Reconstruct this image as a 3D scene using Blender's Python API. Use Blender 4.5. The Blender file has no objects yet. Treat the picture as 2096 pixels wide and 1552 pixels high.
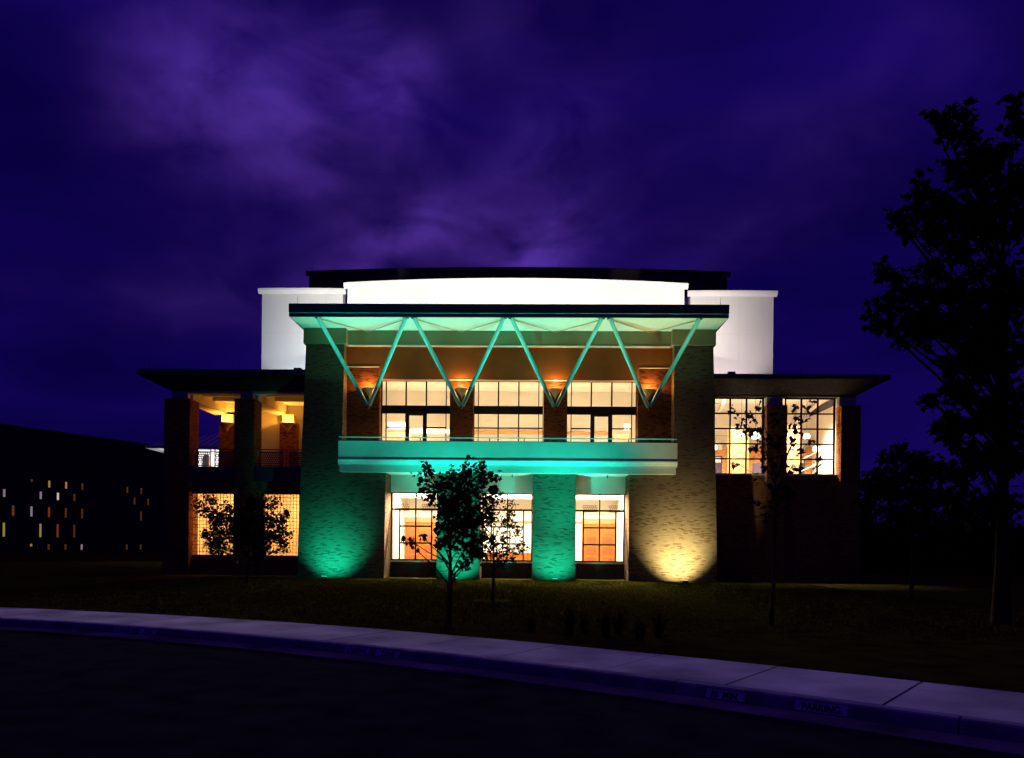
import bpy, math, random
import numpy as np
from mathutils import Vector, Matrix

sc = bpy.context.scene
COL = sc.collection
R = math.radians

# ------------------------------------------------------------------ camera
EYE = 1.8
cam_d = bpy.data.cameras.new('camera')
cam_d.sensor_width = 36.0
cam_d.lens = 1572.0 / 2096.0 * 36.0
cam_d.shift_y = (1115.0 - 776.0) / 2096.0
cam_d.clip_start = 0.1
cam_d.clip_end = 6000.0
cam = bpy.data.objects.new('camera', cam_d)
COL.objects.link(cam)
cam.matrix_world = Matrix.Translation((0, 0, EYE)) @ Matrix.Rotation(R(90), 4, 'X') @ Matrix.Rotation(0.010, 4, 'Z')
sc.camera = cam

# ------------------------------------------------------------------ dusk sky
world = bpy.data.worlds.new('World')
sc.world = world
world.use_nodes = True
wt = world.node_tree
for n in list(wt.nodes):
    wt.nodes.remove(n)


def wn(t, **kw):
    n = wt.nodes.new(t)
    for k, v in kw.items():
        setattr(n, k, v)
    return n


def wl(a, b):
    wt.links.new(a, b)


def wmath(op, a, b=None):
    n = wn('ShaderNodeMath', operation=op)
    for i, s in enumerate((a, b)):
        if s is None:
            continue
        if isinstance(s, (int, float)):
            n.inputs[i].default_value = s
        else:
            wl(s, n.inputs[i])
    return n.outputs[0]


tc = wn('ShaderNodeTexCoord')
sky = wn('ShaderNodeTexSky', sky_type='NISHITA')
sky.sun_disc = False
sky.sun_elevation = R(-2.5)
sky.sun_rotation = R(-6)
sky.dust_density = 2.0
sky.ozone_density = 6.0
skyt = wn('ShaderNodeMix', data_type='RGBA', blend_type='MULTIPLY')
skyt.inputs[0].default_value = 1.0
wl(sky.outputs[0], skyt.inputs[6])
skyt.inputs[7].default_value = (0.22, 0.06, 1.0, 1)
# streaky long-exposure cloud
mp = wn('ShaderNodeMapping')
mp.inputs['Rotation'].default_value = (0, R(-17), 0)
mp.inputs['Scale'].default_value = (1.5, 1.5, 4.2)
wl(tc.outputs['Generated'], mp.inputs['Vector'])
nz = wn('ShaderNodeTexNoise', noise_dimensions='3D')
nz.inputs['Scale'].default_value = 1.35
nz.inputs['Detail'].default_value = 4.0
nz.inputs['Roughness'].default_value = 0.45
nz.inputs['Distortion'].default_value = 0.35
wl(mp.outputs[0], nz.inputs['Vector'])
mr = wn('ShaderNodeMapRange', interpolation_type='SMOOTHSTEP')
mr.inputs[1].default_value = 0.36
mr.inputs[2].default_value = 0.72
wl(nz.outputs['Fac'], mr.inputs[0])
mp2 = wn('ShaderNodeMapping')
mp2.inputs['Rotation'].default_value = (0, R(-14), 0)
mp2.inputs['Scale'].default_value = (3.0, 3.0, 6.0)
mp2.inputs['Location'].default_value = (3.1, 0.4, 1.7)
wl(tc.outputs['Generated'], mp2.inputs['Vector'])
nz2 = wn('ShaderNodeTexNoise', noise_dimensions='3D')
nz2.inputs['Scale'].default_value = 2.9
nz2.inputs['Detail'].default_value = 5.0
nz2.inputs['Distortion'].default_value = 0.5
wl(mp2.outputs[0], nz2.inputs['Vector'])
# brighter cloud banks, given as directions (the clouds still show the lit dusk)
BANKS = [(-0.38, 0.575, 0.15, 0.085, 1.2), (-0.29, 0.54, 0.11, 0.06, 0.45), (-0.19, 0.62, 0.075, 0.07, 1.2),
         (-0.285, 0.475, 0.10, 0.03, 0.45), (-0.12, 0.40, 0.20, 0.09, 0.75), (-0.14, 0.395, 0.09, 0.035, 1.2),
         (-0.20, 0.355, 0.14, 0.022, 0.5), (0.04, 0.385, 0.09, 0.04, 1.3), (0.03, 0.45, 0.14, 0.10, 0.45),
         (-0.45, 0.33, 0.16, 0.05, 0.3), (0.05, 0.55, 0.12, 0.05, 0.3), (0.38, 0.55, 0.2, 0.06, 0.2),
         (-0.02, 0.68, 0.1, 0.05, 0.25), (0.28, 0.40, 0.2, 0.05, 0.2)]
acc = None
warp = wn('ShaderNodeTexNoise', noise_dimensions='3D')
warp.inputs['Scale'].default_value = 4.5
warp.inputs['Detail'].default_value = 4.0
wl(tc.outputs['Generated'], warp.inputs['Vector'])
ws = wn('ShaderNodeVectorMath', operation='MULTIPLY_ADD')
wl(warp.outputs['Color'], ws.inputs[0])
ws.inputs[1].default_value = (0.22, 0.0, 0.16)
ws.inputs[2].default_value = (-0.11, 0.0, -0.08)
wadd = wn('ShaderNodeVectorMath', operation='ADD')
wl(tc.outputs['Generated'], wadd.inputs[0])
wl(ws.outputs[0], wadd.inputs[1])
for (u, v, su, sv, amp) in BANKS:
    d = Vector((u, 1.0, v)).normalized()
    sub = wn('ShaderNodeVectorMath', operation='SUBTRACT')
    wl(wadd.outputs[0], sub.inputs[0])
    sub.inputs[1].default_value = d
    rot = wn('ShaderNodeMapping')
    rot.inputs['Rotation'].default_value = (0, R(18), 0)
    rot.inputs['Scale'].default_value = (1, 1, 1)
    wl(sub.outputs[0], rot.inputs['Vector'])
    scl = wn('ShaderNodeVectorMath', operation='MULTIPLY')
    wl(rot.outputs[0], scl.inputs[0])
    scl.inputs[1].default_value = (1.4 / su, 1.0, 1.4 / sv)
    ln = wn('ShaderNodeVectorMath', operation='DOT_PRODUCT')
    wl(scl.outputs[0], ln.inputs[0])
    wl(scl.outputs[0], ln.inputs[1])
    g = wmath('EXPONENT', wmath('MULTIPLY', ln.outputs['Value'], -1.0))
    g = wmath('MULTIPLY', g, amp)
    acc = g if acc is None else wmath('ADD', acc, g)
bankmod = wmath('MULTIPLY', acc, wmath('SUBTRACT', wmath('MULTIPLY', nz2.outputs['Fac'], 4.2), 1.05))
cl_fac = wmath('ADD', wmath('MULTIPLY', mr.outputs[0], 0.08), bankmod)
# base: deep indigo, thinner towards the sides as the cloud deck breaks up
base = wn('ShaderNodeMix', data_type='RGBA')
base.inputs[6].default_value = (0.0024, 0.0003, 0.046, 1)
base.inputs[7].default_value = (0.0052, 0.0010, 0.096, 1)
wl(mr.outputs[0], base.inputs[0])
cloud = wn('ShaderNodeMix', data_type='RGBA', blend_type='ADD')
cloud.clamp_factor = False
wl(cl_fac, cloud.inputs[0])
wl(base.outputs[2], cloud.inputs[6])
cloud.inputs[7].default_value = (0.0270, 0.0100, 0.092, 1)
bg1 = wn('ShaderNodeBackground')
wl(skyt.outputs[2], bg1.inputs[0])
bg1.inputs[1].default_value = 0.008
bg2 = wn('ShaderNodeBackground')
wl(cloud.outputs[2], bg2.inputs[0])
bg2.inputs[1].default_value = 1.0
addw = wn('ShaderNodeAddShader')
wl(bg1.outputs[0], addw.inputs[0])
wl(bg2.outputs[0], addw.inputs[1])
wout = wn('ShaderNodeOutputWorld')
wl(addw.outputs[0], wout.inputs[0])

# ------------------------------------------------------------------ faint violet dusk glow (the one sun lamp)
sun_d = bpy.data.lights.new('sun', 'SUN')
sun_d.energy = 0.42
sun_d.angle = R(40)
sun_d.color = (0.22, 0.075, 1.0)
sun = bpy.data.objects.new('sun', sun_d)
COL.objects.link(sun)
sun.rotation_euler = (R(-30), 0, 0)

vs = sc.view_settings
vs.view_transform = 'Standard'
vs.look = 'None'
vs.gamma = 1.0
vs.exposure = 0.0
vs.use_curve_mapping = False
sc.cycles.use_denoising = True
sc.cycles.max_bounces = 8
sc.cycles.transparent_max_bounces = 16
sc.cycles.sample_clamp_indirect = 6.0
sc.cycles.caustics_reflective = False
sc.cycles.caustics_refractive = False

# ------------------------------------------------------------------ materials
MATS = {}


def new_mat(name):
    m = bpy.data.materials.new(name)
    m.use_nodes = True
    MATS[name] = m
    nt = m.node_tree
    return m, nt, nt.nodes['Principled BSDF']


def plain(name, col, rough=0.6, metal=0.0, nscale=6.0, namp=0.25, bump=0.0, bscale=60.0, spec=0.5):
    """base colour with a soft mottled variation and optional fine relief"""
    m, nt, b = new_mat(name)
    t = nt.nodes.new('ShaderNodeTexCoord')
    n = nt.nodes.new('ShaderNodeTexNoise')
    n.inputs['Scale'].default_value = nscale
    n.inputs['Detail'].default_value = 6
    nt.links.new(t.outputs['Object'], n.inputs['Vector'])
    r = nt.nodes.new('ShaderNodeValToRGB')
    r.color_ramp.elements[0].position = 0.3
    r.color_ramp.elements[1].position = 0.7
    lo = [c * (1 - namp) for c in col]
    hi = [min(1, c * (1 + namp)) for c in col]
    r.color_ramp.elements[0].color = (*lo, 1)
    r.color_ramp.elements[1].color = (*hi, 1)
    nt.links.new(n.outputs['Fac'], r.inputs[0])
    nt.links.new(r.outputs[0], b.inputs['Base Color'])
    b.inputs['Roughness'].default_value = rough
    b.inputs['Metallic'].default_value = metal
    b.inputs['Specular IOR Level'].default_value = spec if rough < 0.84 else 0.0
    if bump:
        n2 = nt.nodes.new('ShaderNodeTexNoise')
        n2.inputs['Scale'].default_value = bscale
        n2.inputs['Detail'].default_value = 5
        nt.links.new(t.outputs['Object'], n2.inputs['Vector'])
        bp = nt.nodes.new('ShaderNodeBump')
        bp.inputs['Strength'].default_value = bump
        bp.inputs['Distance'].default_value = 0.02
        nt.links.new(n2.outputs['Fac'], bp.inputs['Height'])
        nt.links.new(bp.outputs[0], b.inputs['Normal'])
    return m


def brick_mat(name, light, mid, dark, mortar, dark_share=0.2):
    m, nt, b = new_mat(name)
    N, L = nt.nodes.new, nt.links.new
    t = N('ShaderNodeTexCoord')
    sp = N('ShaderNodeSeparateXYZ')
    L(t.outputs['Object'], sp.inputs[0])
    ad = N('ShaderNodeMath')
    L(sp.outputs[0], ad.inputs[0])
    L(sp.outputs[1], ad.inputs[1])
    cb = N('ShaderNodeCombineXYZ')
    L(ad.outputs[0], cb.inputs[0])
    L(sp.outputs[2], cb.inputs[1])
    k = N('ShaderNodeTexBrick')
    k.offset = 0.5
    k.inputs['Color1'].default_value = (0, 0, 0, 1)
    k.inputs['Color2'].default_value = (1, 1, 1, 1)
    k.inputs['Mortar'].default_value = (0.5, 0.5, 0.5, 1)
    k.inputs['Scale'].default_value = 1.0
    k.inputs['Mortar Size'].default_value = 0.006
    k.inputs['Mortar Smooth'].default_value = 0.2
    k.inputs['Brick Width'].default_value = 0.26
    k.inputs['Row Height'].default_value = 0.0677
    L(cb.outputs[0], k.inputs['Vector'])
    # runs of darker brick
    n = N('ShaderNodeTexNoise')
    n.inputs['Scale'].default_value = 0.9
    n.inputs['Detail'].default_value = 3
    L(cb.outputs[0], n.inputs['Vector'])
    mul = N('ShaderNodeMath')
    mul.operation = 'MULTIPLY_ADD'
    L(n.outputs['Fac'], mul.inputs[0])
    mul.inputs[1].default_value = 0.5
    mul.inputs[2].default_value = -0.25
    sm = N('ShaderNodeMath')
    L(k.outputs['Color'], sm.inputs[0])
    L(mul.outputs[0], sm.inputs[1])
    rp = N('ShaderNodeValToRGB')
    rp.color_ramp.interpolation = 'LINEAR'
    e = rp.color_ramp.elements
    e[0].position = 0.0
    e[0].color = (*dark, 1)
    e[1].position = 1.0
    e[1].color = (*light, 1)
    x = e.new(dark_share)
    x.color = (*dark, 1)
    x = e.new(dark_share + 0.06)
    x.color = (*mid, 1)
    x = e.new(0.6)
    x.color = (*light, 1)
    L(sm.outputs[0], rp.inputs[0])
    mx = N('ShaderNodeMix')
    mx.data_type = 'RGBA'
    L(k.outputs['Fac'], mx.inputs[0])
    L(rp.outputs[0], mx.inputs[6])
    mx.inputs[7].default_value = (*mortar, 1)
    L(mx.outputs[2], b.inputs['Base Color'])
    b.inputs['Roughness'].default_value = 0.85
    b.inputs['Specular IOR Level'].default_value = 0.0
    bp = N('ShaderNodeBump')
    bp.invert = True
    bp.inputs['Strength'].default_value = 0.9
    bp.inputs['Distance'].default_value = 0.012
    L(k.outputs['Fac'], bp.inputs['Height'])
    L(bp.outputs[0], b.inputs['Normal'])
    return m


def emit(name, col, s):
    m = bpy.data.materials.new(name)
    m.use_nodes = True
    nt = m.node_tree
    nt.nodes.remove(nt.nodes['Principled BSDF'])
    e = nt.nodes.new('ShaderNodeEmission')
    e.inputs[0].default_value = (*col, 1)
    e.inputs[1].default_value = s
    nt.links.new(e.outputs[0], nt.nodes['Material Output'].inputs[0])
    MATS[name] = m
    return m


def glass_mat(name, tint=(1, 1, 1), gl=0.05, rough=0.02, relief=0.0):
    m = bpy.data.materials.new(name)
    m.use_nodes = True
    nt = m.node_tree
    nt.nodes.remove(nt.nodes['Principled BSDF'])
    t = nt.nodes.new('ShaderNodeBsdfTransparent')
    t.inputs[0].default_value = (*tint, 1)
    g = nt.nodes.new('ShaderNodeBsdfGlossy')
    g.inputs['Roughness'].default_value = rough
    x = nt.nodes.new('ShaderNodeMixShader')
    x.inputs[0].default_value = gl
    nt.links.new(t.outputs[0], x.inputs[1])
    nt.links.new(g.outputs[0], x.inputs[2])
    nt.links.new(x.outputs[0], nt.nodes['Material Output'].inputs[0])
    MATS[name] = m
    return m


BRICK = brick_mat('brick', (0.165, 0.105, 0.066), (0.13, 0.072, 0.043), (0.095, 0.04, 0.024), (0.15, 0.108, 0.072), 0.10)
REDBRICK = brick_mat('red_brick', (0.30, 0.11, 0.045), (0.24, 0.08, 0.03), (0.14, 0.04, 0.02), (0.22, 0.13, 0.08), 0.2)
DKBRICK = brick_mat('dark_brick', (0.15, 0.05, 0.018), (0.12, 0.038, 0.014), (0.06, 0.018, 0.01), (0.05, 0.028, 0.016), 0.2)
FRAMEM = plain('bronze_frame', (0.010, 0.009, 0.009), 0.9, namp=0.2)
INBRICK = brick_mat('interior_brick', (0.50, 0.24, 0.09), (0.44, 0.20, 0.07), (0.34, 0.14, 0.05), (0.46, 0.28, 0.14), 0.2)
STUCCO = plain('stucco', (0.62, 0.60, 0.54), 0.9, nscale=1.2, namp=0.06, bump=0.15, bscale=90)
WHITE = plain('white_cladding', (0.78, 0.76, 0.74), 0.8, nscale=0.5, namp=0.04, bump=0.08)
BROWNST = plain('brown_stucco', (0.28, 0.105, 0.035), 0.9, nscale=1.0, namp=0.12, bump=0.15, bscale=90)
TEAL = plain('teal_paint', (0.10, 0.42, 0.40), 0.5, nscale=3, namp=0.05)
TANST = plain('tan_stucco', (0.29, 0.21, 0.115), 0.9, nscale=1.2, namp=0.08, bump=0.15, bscale=90)
TRIM = plain('pale_trim', (0.66, 0.66, 0.64), 0.6, nscale=2, namp=0.05)
STEEL = plain('painted_steel', (0.60, 0.62, 0.60), 0.45, nscale=3, namp=0.05)
DARKM = plain('dark_metal', (0.03, 0.03, 0.035), 0.45, 0.3, namp=0.2)
FASCIA = plain('dark_fascia', (0.035, 0.04, 0.055), 0.4, 0.2, nscale=1.5, namp=0.2)
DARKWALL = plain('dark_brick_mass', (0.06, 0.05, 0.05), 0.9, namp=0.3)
ROOFM = plain('roof_membrane', (0.09, 0.09, 0.09), 0.9, namp=0.3)
CREAM = plain('cream_plaster', (0.82, 0.78, 0.69), 0.9, nscale=0.8, namp=0.05)
TAN = plain('tan_band', (0.48, 0.24, 0.10), 0.8, namp=0.1)
WOOD = plain('orange_wood', (0.40, 0.115, 0.010), 0.45, nscale=3, namp=0.2)
WOODD = plain('dark_wood', (0.28, 0.075, 0.008), 0.45, nscale=3, namp=0.2)
FLOORM = plain('lobby_floor', (0.62, 0.55, 0.44), 0.5, nscale=3, namp=0.1)
DOORD = plain('dark_door', (0.035, 0.025, 0.04), 0.4, namp=0.2)
GLASS = glass_mat('window_glass')
BLOCKG = glass_mat('block_glass', (0.85, 0.72, 0.55), 0.10, 0.35)
CONC = plain('concrete', (0.46, 0.44, 0.42), 0.9, nscale=0.8, namp=0.42, bump=0.35, bscale=120)
CONCD = plain('gutter_concrete', (0.13, 0.125, 0.12), 0.9, nscale=1.1, namp=0.6, bump=0.35, bscale=100)
KERBM = plain('kerb_concrete', (0.26, 0.25, 0.25), 0.9, nscale=2.2, namp=0.35, bump=0.35, bscale=100)
ASPH = plain('asphalt', (0.020, 0.019, 0.019), 0.95, nscale=2.0, namp=0.35, bump=0.5, bscale=180)
SOIL = plain('lawn_soil', (0.030, 0.025, 0.004), 1.0, nscale=1.7, namp=0.5, bump=0.5, bscale=40)
MULCH = plain('mulch', (0.03, 0.018, 0.010), 1.0, nscale=20, namp=0.5, bump=0.8, bscale=60)
GRASSM = plain('grass_blade', (0.085, 0.075, 0.007), 0.9, nscale=0.9, namp=0.45)
LEAF = plain('leaf', (0.045, 0.06, 0.012), 0.9, nscale=4, namp=0.4)
BARK = plain('bark', (0.06, 0.042, 0.022), 0.95, nscale=18, namp=0.4, bump=0.8, bscale=40)
SEAM = plain('standing_seam_metal', (0.16, 0.17, 0.24), 0.35, 0.6, namp=0.1)
PLATE = plain('white_paint', (0.74, 0.74, 0.74), 0.9, nscale=22, namp=0.35)
INK = plain('black_paint', (0.008, 0.008, 0.008), 0.8, namp=0.3)
SHADE = plain('sconce_metal', (0.42, 0.30, 0.2), 0.5, namp=0.1)
FROST = emit('lit_frosted_lens', (1.0, 0.62, 0.24), 5.0)
GLOBE = emit('globe_light', (1.0, 0.90, 0.66), 6.0)
LENS_G = emit('green_lens', (0.05, 1.0, 0.55), 3.0)
LENS_Y = emit('yellow_lens', (1.0, 0.85, 0.35), 3.0)


# ------------------------------------------------------------------ mesh helpers
class MB:
    def __init__(s):
        s.v, s.f = [], []

    def box(s, x0, x1, y0, y1, z0, z1):
        return s.hexa([(x0, y0), (x1, y0), (x1, y1), (x0, y1)], z0, [(x0, y0), (x1, y0), (x1, y1), (x0, y1)], z1)

    def hexa(s, lo, z0, hi, z1):
        """n-gon frustum; lo / hi are counter-clockwise xy lists"""
        n, b = len(lo), len(s.v)
        s.v += [(p[0], p[1], z0) for p in lo] + [(p[0], p[1], z1) for p in hi]
        s.f.append(tuple(b + i for i in reversed(range(n))))
        s.f.append(tuple(b + n + i for i in range(n)))
        for i in range(n):
            j = (i + 1) % n
            s.f.append((b + i, b + j, b + n + j, b + n + i))
        return s

    def prism(s, poly, y0, y1):
        """polygon in xz (counter-clockwise seen from the front, -y) extruded in y"""
        n, b = len(poly), len(s.v)
        s.v += [(p[0], y0, p[1]) for p in poly] + [(p[0], y1, p[1]) for p in poly]
        s.f.append(tuple(b + i for i in range(n)))
        s.f.append(tuple(b + n + i for i in reversed(range(n))))
        for i in range(n):
            j = (i + 1) % n
            s.f.append((b + j, b + i, b + n + i, b + n + j))
        return s

    def profx(s, poly, x0, x1):
        """polygon in yz extruded along x"""
        n, b = len(poly), len(s.v)
        s.v += [(x0, p[0], p[1]) for p in poly] + [(x1, p[0], p[1]) for p in poly]
        s.f.append(tuple(b + i for i in reversed(range(n))))
        s.f.append(tuple(b + n + i for i in range(n)))
        for i in range(n):
            j = (i + 1) % n
            s.f.append((b + i, b + j, b + n + j, b + n + i))
        return s

    def tube(s, pts, rads, n=8, cap=True):
        pts = [Vector(p) for p in pts]
        b = len(s.v)
        up = Vector((0.3, 0.9, 0.2)).normalized()
        for i, p in enumerate(pts):
            d = (pts[min(i + 1, len(pts) - 1)] - pts[max(i - 1, 0)]).normalized()
            a = d.cross(up)
            if a.length < 1e-3:
                a = d.cross(Vector((1, 0, 0)))
            a.normalize()
            c = d.cross(a)
            for k in range(n):
                t = 2 * math.pi * k / n
                s.v.append(tuple(p + (a * math.cos(t) + c * math.sin(t)) * rads[i]))
        for i in range(len(pts) - 1):
            for k in range(n):
                k2 = (k + 1) % n
                s.f.append((b + i * n + k, b + i * n + k2, b + (i + 1) * n + k2, b + (i + 1) * n + k))
        if cap:
            s.f.append(tuple(b + k for k in range(n)))
            e = b + (len(pts) - 1) * n
            s.f.append(tuple(e + k for k in reversed(range(n))))
        return s

    def lathe(s, prof, cx, cy, n=16, a0=0.0, a1=2 * math.pi, cap=False):
        b = len(s.v)
        full = abs(a1 - a0 - 2 * math.pi) < 1e-6
        m = n if full else n + 1
        for (r, z) in prof:
            for k in range(m):
                t = a0 + (a1 - a0) * k / n
                s.v.append((cx + r * math.cos(t), cy + r * math.sin(t), z))
        for i in range(len(prof) - 1):
            for k in range(n):
                k2 = (k + 1) % m
                s.f.append((b + i * m + k, b + i * m + k2, b + (i + 1) * m + k2, b + (i + 1) * m + k))
        return s

    def build(s, name, mat, parent=None, smooth=False, loc=None):
        me = bpy.data.meshes.new(name)
        me.from_pydata(s.v, [], s.f)
        me.materials.append(mat)
        if smooth:
            me.polygons.foreach_set('use_smooth', [True] * len(me.polygons))
        me.update()
        return link(name, me, parent, loc)


def link(name, data, parent=None, loc=None):
    o = bpy.data.objects.new(name, data)
    COL.objects.link(o)
    if parent:
        o.parent = parent
    if loc:
        o.location = loc
    return o


def tag(o, label=None, cat=None, group=None, kind=None):
    if label:
        o['label'] = label
    if cat:
        o['category'] = cat
    if group:
        o['group'] = group
    if kind:
        o['kind'] = kind
    return o


def box(name, mat, parent, *b):
    return MB().box(*b).build(name, mat, parent)


def bevel(o, w, seg=2):
    m = o.modifiers.new('bevel', 'BEVEL')
    m.width = w
    m.segments = seg
    m.limit_method = 'ANGLE'
    return o


def lamp(name, kind, parent, loc, energy, color, direction=None, **kw):
    d = bpy.data.lights.new(name, kind)
    d.energy = energy
    d.color = color
    for k, v in kw.items():
        setattr(d, k, v)
    o = bpy.data.objects.new(name, d)
    COL.objects.link(o)
    o.parent = parent
    o.location = loc
    if direction is not None:
        o.rotation_euler = Vector(direction).to_track_quat('-Z', 'Y').to_euler()
    return o


# ------------------------------------------------------------------ street: measured kerb line (metres, camera at the origin)
KX = np.array([-10.69, -7.74, -5.04, -2.74, -1.75, -0.36, 1.09, 2.47, 3.78, 4.70])
KY = np.array([16.06, 14.98, 13.70, 12.47, 11.94, 11.01, 10.12, 9.11, 8.02, 7.02])
KP = np.polyfit(KX, KY, 2)


def kerb_y(x):
    return float(np.polyval(KP, x))


curve = []
for x in np.arange(-10.7, 4.75, 0.05):
    curve.append((float(x), kerb_y(float(x))))
t0 = Vector((curve[0][0] - curve[3][0], curve[0][1] - curve[3][1])).normalized()
t1 = Vector((curve[-1][0] - curve[-4][0], curve[-1][1] - curve[-4][1])).normalized()
pre = [(curve[0][0] + t0.x * d, curve[0][1] + t0.y * d) for d in (900, 300, 120, 60, 40, 30, 22, 16, 12, 9, 6, 4, 2)]
post = [(curve[-1][0] + t1.x * d, curve[-1][1] + t1.y * d) for d in (2, 4, 6, 9, 12, 16, 25, 60, 200, 700)]
pts = [Vector(p) for p in pre + curve + post]
arc = [0.0]
for a, b in zip(pts, pts[1:]):
    arc.append(arc[-1] + (b - a).length)
# arc length measured from the point straight ahead of the camera
i0 = min(range(len(pts)), key=lambda i: abs(pts[i].x))
S0 = arc[i0]
arc = [a - S0 for a in arc]


def on_curve(s):
    i = max(0, min(len(arc) - 2, int(np.searchsorted(arc, s)) - 1))
    t = (s - arc[i]) / (arc[i + 1] - arc[i])
    p = pts[i].lerp(pts[i + 1], t)
    j0, j1 = max(0, i - 4), min(len(pts) - 1, i + 5)
    tan = (pts[j1] - pts[j0]).normalized()
    nrm = Vector((-tan.y, tan.x))       # away from the street
    return p, tan, nrm


def cpt(s, off, z):
    p, t, n = on_curve(s)
    q = p + n * off
    return (q.x, q.y, z)


def strip(name, mat, prof, svals, parent=None):
    """sweep an (offset, z) profile along the kerb line"""
    m = MB()
    k = len(prof)
    for s in svals:
        p, t, n = on_curve(s)
        for off, z in prof:
            q = p + n * off
            m.v.append((q.x, q.y, z))
    for i in range(len(svals) - 1):
        for j in range(k - 1):
            a = i * k + j
            m.f.append((a, a + 1, a + k + 1, a + k))
    return m.build(name, mat, parent)


SV = sorted(set([-880, -300, -150, -90, -60, -45] + list(range(-40, 31, 2)) + [40, 60, 120, 300, 690]))
lawn_prof = []
for d in (0.0, 0.25, 0.6, 1.5, 3, 5, 8, 12, 16, 20, 25, 30, 40, 70, 150, 500, 3000):
    t = min(1, d / 26.0)
    t = t * t * (3 - 2 * t)
    lawn_prof.append((2.06 + d, 0.14 - 0.34 * t))
lawn = strip('lawn_ground', SOIL, [(2.0, -0.3)] + [(2.06, 0.14)] + lawn_prof[1:], SV)
tag(lawn, 'dark lawn reaching from the pavement to the building', kind='structure')
road = strip('road', ASPH, [(-60, -0.3), (-14, 0.05), (-4, 0.03), (-0.52, 0.004)], SV)
tag(road, 'black asphalt road in front of the kerb', kind='structure')
gut = strip('gutter', CONCD, [(-0.54, -0.05), (-0.53, 0.012), (-0.02, 0.004), (0.02, -0.05)], SV)
tag(gut, 'pale concrete gutter pan along the kerb', kind='structure')

# kerb: separate cast lengths with open joints
kerb = link('kerb', None)
tag(kerb, 'dark concrete kerb with stencilled white plates', kind='structure')
KPROF = [(0.02, -0.05), (0.0, 0.004), (0.035, 0.10), (0.05, 0.128), (0.075, 0.145), (0.19, 0.15), (0.19, -0.05)]
kj = [-880, -60] + [round(-0.62 + 3.05 * i + (0.0), 3) for i in range(-9, 9)] + [60, 690]
kj = sorted(kj)


def swept_solid(name, mat, prof, s0, s1, parent, step=0.5):
    n = max(2, min(40, int((s1 - s0) / step) + 1))
    m = MB()
    k = len(prof)
    ss = [s0 + (s1 - s0) * i / (n - 1) for i in range(n)]
    for s in ss:
        p, t, nn = on_curve(s)
        for off, z in prof:
            q = p + nn * off
            m.v.append((q.x, q.y, z))
    for i in range(n - 1):
        for j in range(k):
            j2 = (j + 1) % k
            m.f.append((i * k + j, i * k + j2, (i + 1) * k + j2, (i + 1) * k + j))
    m.f.append(tuple(reversed(range(k))))
    m.f.append(tuple((n - 1) * k + j for j in range(k)))
    return m.build(name, mat, parent)


for a, b in zip(kj, kj[1:]):
    swept_solid('kerb_stone', KERBM, KPROF, a + 0.008, b - 0.008, kerb)

# pavement: separate slabs with recessed joints
walk = link('pavement', None)
tag(walk, 'violet-grey concrete pavement of cast slabs', kind='structure')
strip('joint_bed', SOIL, [(0.19, 0.10), (2.06, 0.10)], SV, walk)
# joints measured in the photograph (arc lengths)
jx = [3.78, 2.47, 1.09, -0.36, -1.75]
js = []
for x in jx:
    i = min(range(len(pts)), key=lambda i: abs(pts[i].x - x) if abs(pts[i].x) < 12 else 99)
    js.append(arc[i])
js = sorted(js)
step = (js[-1] - js[0]) / 4
js = [js[0] - step * i for i in range(14, 0, -1)] + js + [js[-1] + step * i for i in range(1, 7)]
js = [-880, -250, -90] + js + [60, 690]
rng = random.Random(5)
for a, b in zip(js, js[1:]):
    dz = rng.uniform(-0.003, 0.003)
    swept_solid('slab', CONC, [(0.196, 0.06), (0.196, 0.146 + dz), (0.206, 0.151 + dz), (2.045, 0.151 + dz), (2.06, 0.144 + dz), (2.06, 0.06)],
                a + 0.014, b - 0.014, walk)


def kerb_plate(ratio, word, width, tw):
    """painted plate on the kerb face at bearing x/y = ratio"""
    s = min((abs(p.x / p.y - ratio), a) for p, a in zip(pts, arc) if abs(a) < 14)[1]
    p, t, n = on_curve(s)
    z0, z1 = 0.014, 0.112
    def face(z, d):
        off = 0.0 + (z - 0.004) / 0.096 * 0.035 - d
        return off
    w2 = width / 2
    m = MB()
    for ds in (-w2, w2):
        pp, tt, nn = on_curve(s + ds)
        for z, d in ((z0, 0.0025), (z1, 0.0025), (z1, -0.01), (z0, -0.01)):
            q = pp + nn * face(z, d)
            m.v.append((q.x, q.y, z))
    m.f = [(0, 4, 5, 1), (1, 5, 6, 2), (3, 2, 6, 7), (0, 3, 7, 4), (0, 1, 2, 3), (4, 7, 6, 5)]
    pl = m.build('stencil_plate', PLATE, kerb)
    c = bpy.data.curves.new('word', 'FONT')
    c.body = word
    c.align_x = 'CENTER'
    c.align_y = 'CENTER'
    c.size = 0.1
    c.offset = 0.0035
    c.space_character = 1.02
    tmp = bpy.data.objects.new('word', c)
    COL.objects.link(tmp)
    bpy.context.view_layer.update()
    dg = bpy.context.evaluated_depsgraph_get()
    me = bpy.data.meshes.new_from_object(tmp.evaluated_get(dg))
    bpy.data.objects.remove(tmp)
    xs = [v.co.x for v in me.vertices]
    ys = [v.co.y for v in me.vertices]
    kx = tw / (max(xs) - min(xs))
    ky = 0.080 / (max(ys) - min(ys))
    cx, cy = (max(xs) + min(xs)) / 2, (max(ys) + min(ys)) / 2
    for v in me.vertices:
        lx, lz = (v.co.x - cx) * kx, (v.co.y - cy) * ky + (z0 + z1) / 2
        pp, tt, nn = on_curve(s + lx)
        q = pp + nn * face(lz, 0.0050)
        v.co = (q.x, q.y, lz)
    me.materials.clear()
    me.materials.append(INK)
    link('lettering', me, pl)
    return pl


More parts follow.
